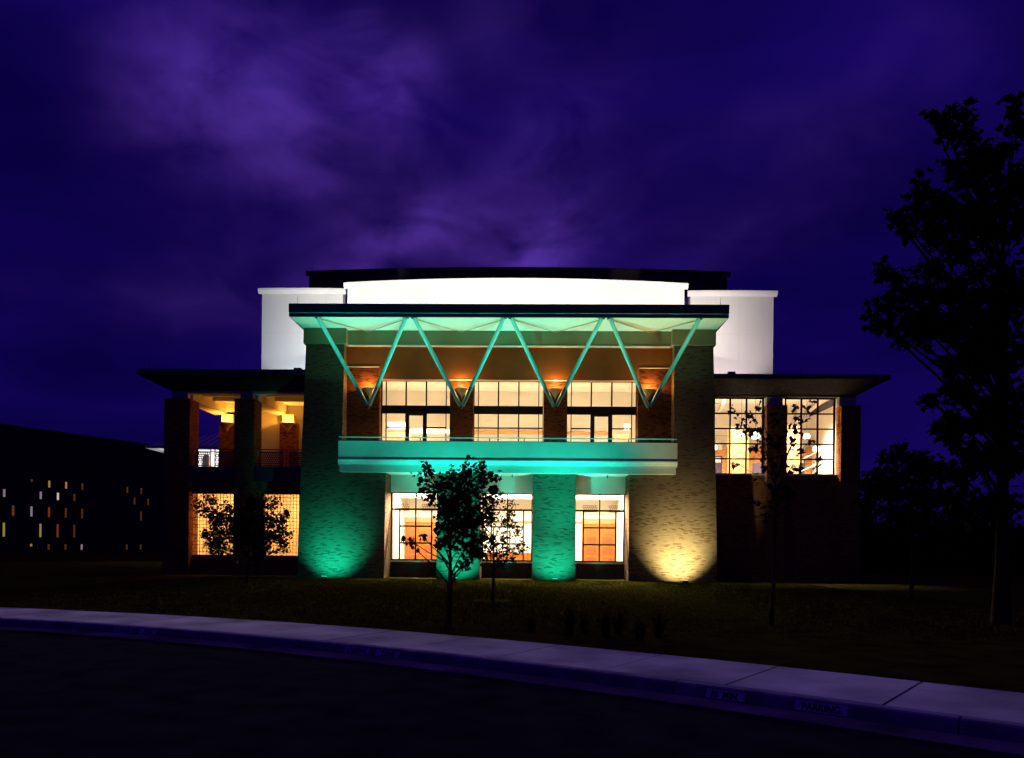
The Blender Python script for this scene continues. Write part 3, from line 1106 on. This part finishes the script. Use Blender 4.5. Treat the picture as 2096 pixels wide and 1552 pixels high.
# ------------------------------------------------------------------ floodlights on the canopy roof that wash the white walls
for (x, y, z, d, pw, c, lab) in (
        (-9.5, 2.6, 15.3, (0.2, 1, 0.55), 1500, (1.0, 0.95, 0.86), 'roof floodlight behind the canopy aimed at the parapet, tower end'),
        (-3.2, 2.6, 15.3, (0, 1, 0.6), 1500, (1.0, 0.95, 0.86), 'roof floodlight behind the canopy left of its middle'),
        (3.4, 2.6, 15.3, (0, 1, 0.6), 1500, (1.0, 0.95, 0.86), 'roof floodlight behind the canopy just past its middle'),
        (9.7, 2.6, 15.3, (-0.2, 1, 0.55), 1500, (1.0, 0.93, 0.84), 'roof floodlight behind the canopy aimed at the parapet end'),
        (-12.9, 2.9, 12.5, (-0.1, 1, 0.62), 1150, (0.84, 0.93, 1.0), 'roof floodlight on the open pavilion aimed at the white block'),
        (13.4, 2.9, 12.4, (0.1, 1, 0.75), 1150, (1.0, 0.84, 0.82), 'roof floodlight on the glazed pavilion aimed at the white block')):
    f = link('roof_floodlight', None, None, to_world((x, y, z)))
    f.rotation_euler = (0, 0, -YAW)
    tag(f, lab, 'floodlight', 'floodlights on the roofs')
    MB().box(-0.22, 0.22, -0.12, 0.12, -0.14, 0.14).build('housing', DARKM, f)
    MB().box(-0.04, 0.04, -0.04, 0.04, -0.24, -0.14).build('bracket', DARKM, f)
    lamp('flood_beam', 'SPOT', f, (0, 0.15, 0.16), pw, c, d, spot_size=R(150 if abs(x) < 12 else 96), spot_blend=0.6, shadow_soft_size=0.12)

# ------------------------------------------------------------------ uplights in the grass
GREEN = (0.004, 0.90, 0.66)
YELL = (0.95, 0.97, 0.46)
UPL = ((-9.85, GREEN, LENS_G, 1.0, 'green ground floodlight before the wide brick tower base'),
       (-2.75, GREEN, LENS_G, 1.0, 'green ground floodlight half hidden by the young tree trunk'),
       (2.75, GREEN, LENS_G, 1.0, 'green ground floodlight before the narrow pier beyond the young trees'),
       (9.75, YELL, LENS_Y, 2.2, 'yellow-white ground floodlight before the brick tower base'))
for x, c, lens, k, lab in UPL:
    w = to_world((x, -1.95, 0.0))
    f = link('ground_floodlight', None, None, w)
    f.rotation_euler = (0, 0, -YAW)
    tag(f, lab, 'floodlight', 'floodlights set in the grass')
    bevel(MB().box(-0.17, 0.17, -0.13, 0.05, 0.0, 0.17).build('housing', DARKM, f), 0.015)
    MB().box(-0.14, 0.14, -0.10, 0.02, 0.172, 0.178).build('lens', lens, f)
    MB().tube([(-0.2, -0.04, 0.0), (-0.2, -0.04, 0.12)], [0.015, 0.015], 6).build('yoke', DARKM, f)
    MB().tube([(0.2, -0.04, 0.0), (0.2, -0.04, 0.12)], [0.015, 0.015], 6).build('yoke', DARKM, f)
    lamp('wide_beam', 'SPOT', f, (0, 0.0, 0.24), 1650 * k, c, (0, 0.84, 0.56), spot_size=R(94), spot_blend=1.0, shadow_soft_size=0.06)
    lamp('core_beam', 'SPOT', f, (0, -0.04, 0.26), (8000 if abs(x) > 5 else 7500) * (0.42 if k > 1 else 1), c, (-0.13 * x / 9.8 if abs(x) > 5 else 0.10 * x / 2.75, -0.05 if abs(x) > 5 else 0.05, 1.0), spot_size=R((50 if k > 1 else 45) if abs(x) > 5 else 84), spot_blend=1.0, shadow_soft_size=0.06)
    # spill at the rim of the fitting
    for q in (-0.30, 0.30):
        lamp('rim_spill', 'POINT', f, (q, -0.03, 0.16), 5, c, shadow_soft_size=0.03)

# ------------------------------------------------------------------ far buildings
off = link('office_block', None, None, (-86.5, 130.0, -0.3))
off.rotation_euler = (0, 0, R(90 - 27))       # local x runs along the front, away from the camera
tag(off, 'dark five-storey block with staggered rows of narrow lit windows', 'building')
box('wall', DARKWALL, off, -30, 62, 0.02, 18, 0, 21.3)
box('roof', ROOFM, off, -30.2, 62.2, -0.15, 18.2, 21.3, 21.7)
LITC = dict(o=emit('window_orange', (1.0, 0.52, 0.16), 0.32), w=emit('window_white', (1.0, 0.86, 0.66), 0.55), l=emit('window_lilac', (0.62, 0.46, 0.60), 0.35),
            r=emit('window_red', (0.30, 0.055, 0.012), 0.5), y=emit('window_yellow', (0.50, 0.36, 0.05), 0.55), d=emit('window_dim', (0.12, 0.045, 0.012), 0.5), k=None)
DARKG = plain('dark_glass', (0.01, 0.01, 0.012), 0.2, namp=0.1)
ROWS = ((11.5, 12.7, 0.5, 'kdoodkkddkk'), (9.35, 10.65, 0.0, 'lklwdkkkddk'), (6.2, 7.95, 0.5, 'rlrddkkkdkk'), (2.6, 4.95, 0.0, 'ykyrdkkkkkk'), (0.35, 1.35, 0.5, 'koddlkkddkk'))
for z0, z1, sh, pat in ROWS:
    for i, ch in enumerate(pat):
        x = (i - 0.02 + sh) * 3.1 + (0.5 if sh == 0 else 0.45) - (0 if sh else 0)
        lit = LITC[ch]
        wdw = link('window', None, off)
        MB().box(x - 0.27, x + 0.27, -0.02, 0.06, z0 - 0.08, z0).box(x - 0.27, x + 0.27, -0.02, 0.06, z1, z1 + 0.08).box(x - 0.27, x - 0.19, -0.02, 0.06, z0, z1).box(
            x + 0.19, x + 0.27, -0.02, 0.06, z0, z1).build('frame', DARKM, wdw)
        h = z1 - z0
        a, b = z0, z1
        if ch in 'do' and i in (0, 1):
            a = z1 - 0.4 * h
        MB().box(x - 0.19, x + 0.19, 0.0, 0.015, a, b).build('pane', lit or DARKG, wdw)
        if a > z0:
            MB().box(x - 0.19, x + 0.19, 0.0, 0.015, z0, a - 0.05).build('blind', DARKG, wdw)

hall = link('metal_roof_hall', None, None, (-35.5, 74.0, -0.3))
tag(hall, 'floodlit white hall with blue standing seam hip roof behind the pavilion', 'building')
m = MB()
E_ = 11.3
P0, P1, P2, P3 = (0, 0, E_), (26, 0, E_), (26, 18, E_), (0, 18, E_)
A0, A1 = (9, 9, E_ + 3.4), (17, 9, E_ + 3.4)
m.v = [P0, P1, P2, P3, A0, A1]
m.f = [(0, 1, 5, 4), (1, 2, 5), (2, 3, 4, 5), (3, 0, 4), (0, 3, 2, 1)]
roofh = m.build('roof', SEAM, hall)
for i in range(1, 40):
    x = i * 0.65
    t = min(1, x / 9, (26 - x) / 9)
    y1, z1 = 9 * t, 3.4 * t
    MB().tube([(x, -0.02, E_ + 0.03), (x, y1, E_ + z1 + 0.03)], [0.05, 0.05], 4).build('seam', SEAM, roofh)
box('eave', TRIM, hall, 0.02, 25.98, 0.02, 17.9, E_ - 0.25, E_ - 0.01)
# wall with an arched opening
arch = [(2.2, 0.0), (24, 0.0), (24, E_ - 0.26), (2.2, E_ - 0.26)]
box('wall', WHITE, hall, 2.2, 4.7, 1.9, 2.4, 0, E_ - 0.26)
box('wall', WHITE, hall, 5.55, 24, 1.9, 2.4, 0, E_ - 0.26)
poly = [(4.7, E_ - 0.26)] + [(5.125 - 0.425 * math.cos(math.pi * i / 10), 10.35 + 0.425 * math.sin(math.pi * i / 10)) for i in range(11)] + [(5.55, E_ - 0.26)]
MB().prism(poly[::1], 1.9, 2.4).build('arch_spandrel', WHITE, hall)
box('arch_door', DOORD, hall, 4.7, 5.55, 2.25, 2.35, 0, 10.8)
box('arch_reveal', REDBRICK, hall, 5.35, 5.548, 1.95, 2.24, 0, 10.45)
lamp('eave_lamp', 'AREA', hall, (8, 0.6, 8.6), 700, (1.0, 0.93, 0.90), (0, 1, 0.6), shape='RECTANGLE', size=12, size_y=0.3)

# ------------------------------------------------------------------ plants
LEAF_OUT = [(0.0, 0.0), (0.20, 0.10), (0.48, 0.05), (0.36, 0.30), (0.56, 0.55), (0.26, 0.58), (0.0, 1.0), (-0.26, 0.58), (-0.56, 0.55), (-0.36, 0.30), (-0.48, 0.05), (-0.20, 0.10)]


def leaf_mesh(name, centers, size, rs, mat, parent, jit=0.35):
    """many small lobed leaves, each its own orientation, in one crown mesh"""
    n = len(centers)
    tmpl = np.array([(0.0, 0.42, 0.06)] + [(x, y, 0.0 if i % 6 else -0.03) for i, (x, y) in enumerate(LEAF_OUT)])
    k = len(tmpl)
    c = np.array(centers)
    sz = size * rs.uniform(1 - jit, 1 + jit, n)
    yaw = rs.uniform(0, 2 * np.pi, n)
    pit = rs.normal(-0.7, 0.6, n)
    rol = rs.normal(0, 0.6, n)
    cy, sy, cp, sp, cr, sr = np.cos(yaw), np.sin(yaw), np.cos(pit), np.sin(pit), np.cos(rol), np.sin(rol)
    x, y, z = tmpl[:, 0][None] * sz[:, None], tmpl[:, 1][None] * sz[:, None], tmpl[:, 2][None] * sz[:, None]
    x1, z1 = x * cr[:, None] + z * sr[:, None], -x * sr[:, None] + z * cr[:, None]
    y2, z2 = y * cp[:, None] - z1 * sp[:, None], y * sp[:, None] + z1 * cp[:, None]
    x3, y3 = x1 * cy[:, None] - y2 * sy[:, None], x1 * sy[:, None] + y2 * cy[:, None]
    V = np.stack([x3 + c[:, 0:1], y3 + c[:, 1:2], z2 + c[:, 2:3]], -1).reshape(-1, 3)
    tri = np.array([(0, i, i + 1 if i + 1 < k else 1) for i in range(1, k)])
    Fc = (tri[None] + (np.arange(n) * k)[:, None, None]).reshape(-1, 3)
    me = bpy.data.meshes.new(name)
    me.vertices.add(len(V))
    me.vertices.foreach_set('co', V.ravel())
    me.loops.add(len(Fc) * 3)
    me.loops.foreach_set('vertex_index', Fc.ravel())
    me.polygons.add(len(Fc))
    me.polygons.foreach_set('loop_start', np.arange(len(Fc)) * 3)
    me.update(calc_edges=True)
    me.materials.append(mat)
    return link(name, me, parent)


def pix(x, y, Y):
    """photograph point -> offset (X, Z) at depth Y"""
    dx, dy = x - 1048.0, y - 1115.0
    u, v = dx + dy * 0.010, -dx * 0.010 + dy
    return u / 1572.0 * Y, EYE - v / 1572.0 * Y


def make_tree(label, base, gz, lobes, leaf, per, trunk_r, fork, seed, spread, top=None, group=None, name='young_tree', twigs=3):
    """lobes: (X, Y, Z, r) leaf clumps reached by their own branches"""
    rs = np.random.RandomState(seed)
    rg = random.Random(seed)
    t = link(name, None, None, (base[0], base[1], gz))
    tag(t, label, 'tree', group)
    L = [(x - base[0], y - base[1], z - gz, r) for x, y, z, r in lobes]
    topz = top or max(l[2] for l in L) * 0.8
    lean = (rg.uniform(-0.05, 0.05), rg.uniform(-0.05, 0.05))
    def stem(z):
        q = z / topz
        return Vector((lean[0] * q + 0.04 * math.sin(3 * q), lean[1] * q, z))
    tp = [stem(topz * i / 7) for i in range(8)]
    tr = [trunk_r * (1.35 if i == 0 else 1.0) * (1 - 0.82 * i / 7) for i in range(8)]
    MB().tube([tp[0] - Vector((0, 0, 0.1))] + tp, [tr[0] * 1.3] + tr, 9).build('trunk', BARK, t, True)
    br = MB()
    cents = []
    for (x, y, z, r) in L:
        end = Vector((x, y, z))
        hd = math.hypot(x, y)
        za = max(fork * rg.uniform(0.75, 1.15), min(topz * 0.95, z - hd * rg.uniform(0.4, 0.9) - 0.08 * z))
        za = min(za, topz * 0.98)
        a = stem(za)
        mid = a.lerp(end, 0.5) + Vector((rg.uniform(-1, 1), rg.uniform(-1, 1), rg.uniform(0.0, 1.0))) * 0.08 * (end - a).length
        rad = trunk_r * (0.42 - 0.22 * za / topz)
        br.tube([a, a.lerp(mid, 0.55) + Vector((0, 0, 0.02)), mid, mid.lerp(end, 0.6), end], [rad, rad * 0.8, rad * 0.6, rad * 0.42, rad * 0.2], 5)
        for k in range(twigs):
            v = Vector((rg.gauss(0, 1), rg.gauss(0, 1), rg.gauss(0.2, 0.8))).normalized() * r * rg.uniform(0.7, 1.25)
            s0 = mid.lerp(end, rg.uniform(0.35, 0.95))
            br.tube([s0, s0.lerp(end + v, 0.5) + Vector((0, 0, 0.06 * r)), end + v], [rad * 0.3, rad * 0.2, rad * 0.08], 4, False)
            nn = int(per * (r / spread) ** 1.5 / twigs * rg.uniform(0.6, 1.4)) + 1
            for q in range(nn):
                f = rg.random() ** 0.6
                c = s0.lerp(end + v, f)
                cents.append(tuple(c + Vector((rg.gauss(0, 1), rg.gauss(0, 1), rg.gauss(0, 1))) * r * 0.30))
    br.build('branches', BARK, t, True)
    leaf_mesh('crown', cents, leaf, rs, LEAF, t)
    return t


def lobes_px(lst, Y, dep, seed, back=0.0):
    rg = random.Random(seed)
    out = []
    for x, y, r in lst:
        yy = Y + rg.uniform(-dep, dep) + back
        X, Z = pix(x, y, yy)
        out.append((X, yy, Z, r / 1572.0 * yy))
    return out


# young tree by the pavement
T1 = [(868, 988, 24), (872, 952, 10), (905, 990, 20), (925, 960, 9), (938, 985, 22), (962, 962, 20), (990, 950, 12), (963, 932, 7), (1000, 975, 18), (1014, 992, 9),
      (880, 1012, 14), (915, 1018, 26), (945, 1010, 28), (972, 1005, 28), (992, 1022, 20), (935, 1048, 28), (962, 1045, 30), (985, 1060, 22), (905, 1048, 16), (925, 1080, 24),
      (955, 1085, 28), (980, 1098, 24), (912, 1105, 16), (945, 1120, 22), (968, 1130, 22), (900, 1075, 10), (890, 1110, 11), (985, 1135, 14), (955, 1152, 14),
      (823, 1100, 5), (840, 1106, 6), (860, 1094, 5), (930, 1030, 24), (958, 1065, 26), (978, 1030, 22), (920, 1062, 20)]
make_tree('slim young tree by the pavement, dark against the green-lit balcony', (-1.24, 15.15), 0.12, lobes_px(T1, 15.15, 0.75, 3), 0.088, 78, 0.062, 0.85, 3, 0.22,
          top=2.4, group='young trees on the lawn', twigs=5)
T2 = [(1010, 1028, 22), (1045, 1030, 16), (1000, 1060, 22), (1030, 1066, 22), (1060, 1075, 15), (1005, 1095, 24), (1035, 1100, 22), (1066, 1086, 12), (1000, 1130, 24),
      (1030, 1135, 24), (1060, 1138, 16), (1078, 1116, 11), (982, 1140, 20), (978, 1100, 20), (985, 1070, 16), (1015, 1010, 12), (1050, 1120, 18), (1045, 1055, 14), (1020, 1150, 16)]
make_tree('smaller tree standing in a dark mulch ring before the middle window', (-0.59, 23.9), 0.0, lobes_px(T2, 23.9, 0.6, 7), 0.075, 95, 0.055, 0.9, 7, 0.30,
          top=2.6, group='young trees on the lawn', twigs=4)
T3 = [(408, 1040, 18), (430, 1052, 20), (455, 1062, 20), (470, 1035, 16), (440, 1085, 22), (415, 1092, 16), (462, 1100, 22), (477, 1075, 18), (450, 1126, 18), (482, 1120, 22),
      (500, 1060, 26), (512, 1100, 28), (510, 1030, 24), (540, 1038, 22), (545, 1075, 22), (562, 1030, 14), (572, 1060, 18), (545, 1110, 22), (567, 1096, 18), (580, 1118, 14), (530, 1130, 22),
      (590, 1085, 12), (425, 1020, 14), (590, 1050, 9), (470, 1060, 24), (485, 1095, 26), (550, 1055, 24), (555, 1090, 24), (440, 1110, 22)]
make_tree('dark leafy tree before the glass block windows', (-11.75, 34.2), -0.15, lobes_px(T3, 34.2, 0.8, 9), 0.11, 235, 0.075, 0.9, 9, 0.45, top=3.0, group='young trees on the lawn', twigs=4)
T4 = [(1495, 838, 12), (1512, 862, 16), (1536, 850, 14), (1552, 876, 18), (1560, 905, 18), (1542, 915, 15), (1582, 850, 20), (1590, 900, 22), (1580, 942, 22), (1560, 952, 18),
      (1612, 866, 14), (1622, 900, 16), (1634, 884, 12), (1640, 925, 14), (1625, 950, 18), (1666, 897, 7), (1656, 818, 9), (1628, 828, 8), (1682, 938, 10), (1642, 858, 11), (1505, 948, 8),
      (1550, 826, 8), (1590, 990, 26), (1570, 1030, 26), (1620, 1010, 24)]
make_tree('sparse-leaved tree whose leaves cross the glazed pavilion windows', (5.75, 17.0), 0.06, lobes_px(T4, 17.0, 0.7, 15), 0.105, 17, 0.05, 1.1, 15, 0.18, top=3.4,
          group='young trees on the lawn', twigs=3)
# the large tree at the edge of the picture
T5 = [(1905, 242, 14), (1932, 232, 18), (1962, 218, 22), (2078, 205, 18), (2085, 240, 20), (1950, 262, 26), (1975, 300, 34), (2010, 320, 34), (2050, 300, 30), (1965, 345, 26), (2000, 375, 36),
      (1880, 360, 14), (1888, 388, 20), (1860, 412, 18), (1908, 412, 24), (1822, 428, 14), (1832, 452, 16), (1870, 440, 20), (1940, 430, 34), (1985, 440, 40), (2040, 400, 40), (2080, 350, 34),
      (1925, 470, 30), (1960, 500, 32), (2030, 480, 42), (2080, 460, 36), (1990, 545, 36), (2050, 560, 40), (1800, 540, 15), (1815, 560, 18), (1868, 545, 18), (1900, 545, 20), (1845, 575, 20),
      (1775, 640, 15), (1792, 622, 16), (1800, 660, 16), (1830, 600, 22), (1860, 615, 26), (1890, 600, 24), (1830, 645, 22), (1870, 650, 24), (1910, 625, 26), (1940, 600, 28), (1905, 665, 22), (1945, 655, 26),
      (1985, 620, 34), (2040, 640, 42), (1990, 690, 34), (2045, 720, 44), (2085, 600, 40), (2085, 700, 40), (1925, 735, 14), (1950, 740, 22), (1990, 760, 34), (2040, 800, 44), (1960, 800, 28),
      (1990, 850, 40), (2060, 870, 44), (1900, 815, 16), (1925, 840, 24), (1935, 890, 28), (1910, 870, 16), (1985, 930, 44), (2050, 950, 50), (1950, 960, 34), (2090, 820, 40), (2090, 930, 40),
      (1970, 1020, 40), (2040, 1030, 44), (1930, 1020, 30)]
make_tree('tall broad-leaved tree, black against the sky at the picture edge', (11.6, 18.2), 0.04, lobes_px(T5, 18.2, 1.3, 21), 0.18, 115, 0.17, 2.4, 21, 0.40, top=9.6,
          name='broadleaf_tree', twigs=5)
# lower trees beyond it
T6 = [(1785, 1000, 22), (1800, 960, 20), (1815, 935, 16), (1840, 925, 16), (1850, 960, 24), (1875, 935, 18), (1820, 990, 26), (1860, 1000, 28), (1895, 960, 26), (1900, 1010, 30), (1775, 1030, 20), (1830, 1040, 30), (1880, 1050, 30)]
make_tree('low rounded tree beside the glazed pavilion, under the tall tree', (15.6, 30.0), -0.15, lobes_px(T6, 30.0, 1.2, 27), 0.19, 230, 0.09, 1.0, 27, 0.45, top=3.6,
          name='low_tree', twigs=4)


def hedge(label, x0, x1, y, h, seed, gz=-0.2):
    rs = np.random.RandomState(seed)
    hd = link('hedge', None, None, ((x0 + x1) / 2, y, gz))
    tag(hd, label, 'hedge')
    n = int((x1 - x0) * 150)
    X = rs.uniform(x0, x1, n) - (x0 + x1) / 2
    top = h * (0.86 + 0.12 * np.sin(X * 0.7) + 0.06 * np.sin(X * 2.3 + 1))
    Z = top * np.sqrt(rs.uniform(0.0, 1.0, n))
    Yv = rs.normal(0, 0.8, n)
    leaf_mesh('foliage', np.stack([X, Yv, Z], -1), 0.42, rs, LEAF, hd)
    m = MB()
    rg = random.Random(seed)
    c = MB()
    nseg = 60
    for i in range(nseg + 1):
        xx = (x1 - x0) * (i / nseg - 0.5)
        tz = h * (0.80 + 0.12 * math.sin(xx * 0.7) + 0.06 * math.sin(xx * 2.3 + 1)) * rg.uniform(0.86, 1.0)
        c.v += [(xx, -0.9, 0.0), (xx, -0.8, tz * 0.8), (xx, 0.0, tz), (xx, 0.8, tz * 0.8), (xx, 0.9, 0.0)]
    for i in range(nseg):
        for j in range(4):
            a = i * 5 + j
            c.f.append((a, a + 5, a + 6, a + 1))
    c.build('inner_growth', LEAF, hd)
    for i in range(int((x1 - x0) / 2.5)):
        xx = x0 + 1.2 + i * 2.5 - (x0 + x1) / 2
        MB().tube([(xx, 0, -0.1), (xx, 0.1, h * 0.7)], [0.07, 0.03], 5).build('stem', BARK, hd)


hedge('long dark hedge beyond the glazed pavilion, low against the sky', 27, 95, 62.0, 5.4, 31)

# clumps of ornamental grass in front of the lawn


def grass_clump(label, x, y, h, seed):
    rg = random.Random(seed)
    g_ = link('grass_clump', None, None, (x, y, 0.12))
    tag(g_, label, 'grass clump', 'ornamental grass clumps by the pavement')
    m = MB()
    for i in range(120):
        a = rg.uniform(0, 2 * math.pi)
        lean = abs(rg.gauss(0.0, 0.42))
        hh = h * rg.uniform(0.55, 1.08)
        r0 = rg.uniform(0, 0.07)
        dx, dy = math.cos(a), math.sin(a)
        wv = 0.008
        b = len(m.v)
        px, py = -dy * wv, dx * wv
        for q, (f, zz) in enumerate(((0, 0), (0.4, 0.62), (1.0, 0.95 - 0.35 * lean))):
            ox, oy = dx * (r0 + lean * hh * f), dy * (r0 + lean * hh * f)
            k = 1 - 0.9 * q / 2
            m.v += [(ox - px * k, oy - py * k, hh * zz), (ox + px * k, oy + py * k, hh * zz)]
        m.f += [(b, b + 1, b + 3, b + 2), (b + 2, b + 3, b + 5, b + 4)]
    m.build('blades', GRASSM, g_)


for (x, y, h, lab) in ((1.08, 14.3, 0.66, 'tallest spiky grass clump behind the pavement, nearest the young trees'),
                       (1.42, 14.9, 0.40, 'small low spiky grass clump next to the tallest one'),
                       (1.74, 14.1, 0.52, 'spiky grass clump third along from the young trees'),
                       (2.05, 14.6, 0.60, 'spiky grass clump in the middle of the row'),
                       (2.30, 13.7, 0.44, 'low spiky grass clump standing forward of the row'),
                       (2.72, 14.2, 0.57, 'outermost spiky grass clump before the yellow-lit tower'),
                       (0.40, 15.0, 0.34, 'smallest spiky grass clump close to the young tree trunk')):
    grass_clump(lab, x, y, h, int(x * 100))

mm = MB().lathe([(0.0, 0.03), (0.35, 0.025), (0.62, 0.005), (0.72, -0.04)], 0, 0, 28)
mo = mm.build('mulch_bed', MULCH, None, True, (-0.59, 23.9, 0.0))
tag(mo, 'round bed of dark mulch under the smaller young tree', kind='structure')

# lawn grass: real blades where the light falls
rs = np.random.RandomState(77)


def ground_z(X, Y):
    """height of the lawn sheet (approximate distance behind the pavement)"""
    ky = np.polyval(KP, np.clip(X, -12, 6))
    d = (Y - ky) * 0.86 - 2.06
    t = np.clip(d / 26.0, 0, 1)
    t = t * t * (3 - 2 * t)
    return 0.14 - 0.34 * t


nb = 260000
U = rs.uniform(0, 1, nb)
Yg = 14.0 + (43.3 - 14.0) * U ** 0.75
Xg = rs.uniform(-17, 16, nb)
keep = (Yg - np.polyval(KP, np.clip(Xg, -12, 6))) * 0.86 > 2.25
lx = (Xg + 0.34) * math.cos(YAW) - (Yg - 43.7) * math.sin(YAW)
ly = (Xg + 0.34) * math.sin(YAW) + (Yg - 43.7) * math.cos(YAW)
keep &= ly < -0.05
keep &= np.hypot(Xg + 0.59, Yg - 23.9) > 0.68
Xg, Yg = Xg[keep], Yg[keep]
# denser tufts round the floodlights
for x, *_ in UPL:
    w = to_world((x, -1.95, 0))
    rr = np.sqrt(rs.uniform(0.04, 1.0, 2500)) * 1.0
    aa = rs.uniform(0, 2 * np.pi, 2500)
    Xg = np.append(Xg, w[0] + rr * np.cos(aa) * 1.3)
    Yg = np.append(Yg, w[1] + rr * np.sin(aa) * 0.7)
nb = len(Xg)
Zg = ground_z(Xg, Yg) - 0.01
h = rs.uniform(0.03, 0.075, nb)
a = rs.uniform(0, 2 * np.pi, nb)
wd = 0.009
tx, ty = rs.normal(0, 0.03, nb), rs.normal(0, 0.03, nb)
V = np.empty((nb, 3, 3))
V[:, 0] = np.stack([Xg - wd * np.cos(a), Yg - wd * np.sin(a), Zg], -1)
V[:, 1] = np.stack([Xg + wd * np.cos(a), Yg + wd * np.sin(a), Zg], -1)
V[:, 2] = np.stack([Xg + tx, Yg + ty, Zg + h], -1)
me = bpy.data.meshes.new('grass')
me.vertices.add(nb * 3)
me.vertices.foreach_set('co', V.ravel())
me.loops.add(nb * 3)
me.loops.foreach_set('vertex_index', np.arange(nb * 3))
me.polygons.add(nb)
me.polygons.foreach_set('loop_start', np.arange(nb) * 3)
me.update(calc_edges=True)
me.materials.append(GRASSM)
go = link('grass', me)
tag(go, 'short mown grass of the lawn before the building', 'grass', kind='stuff')
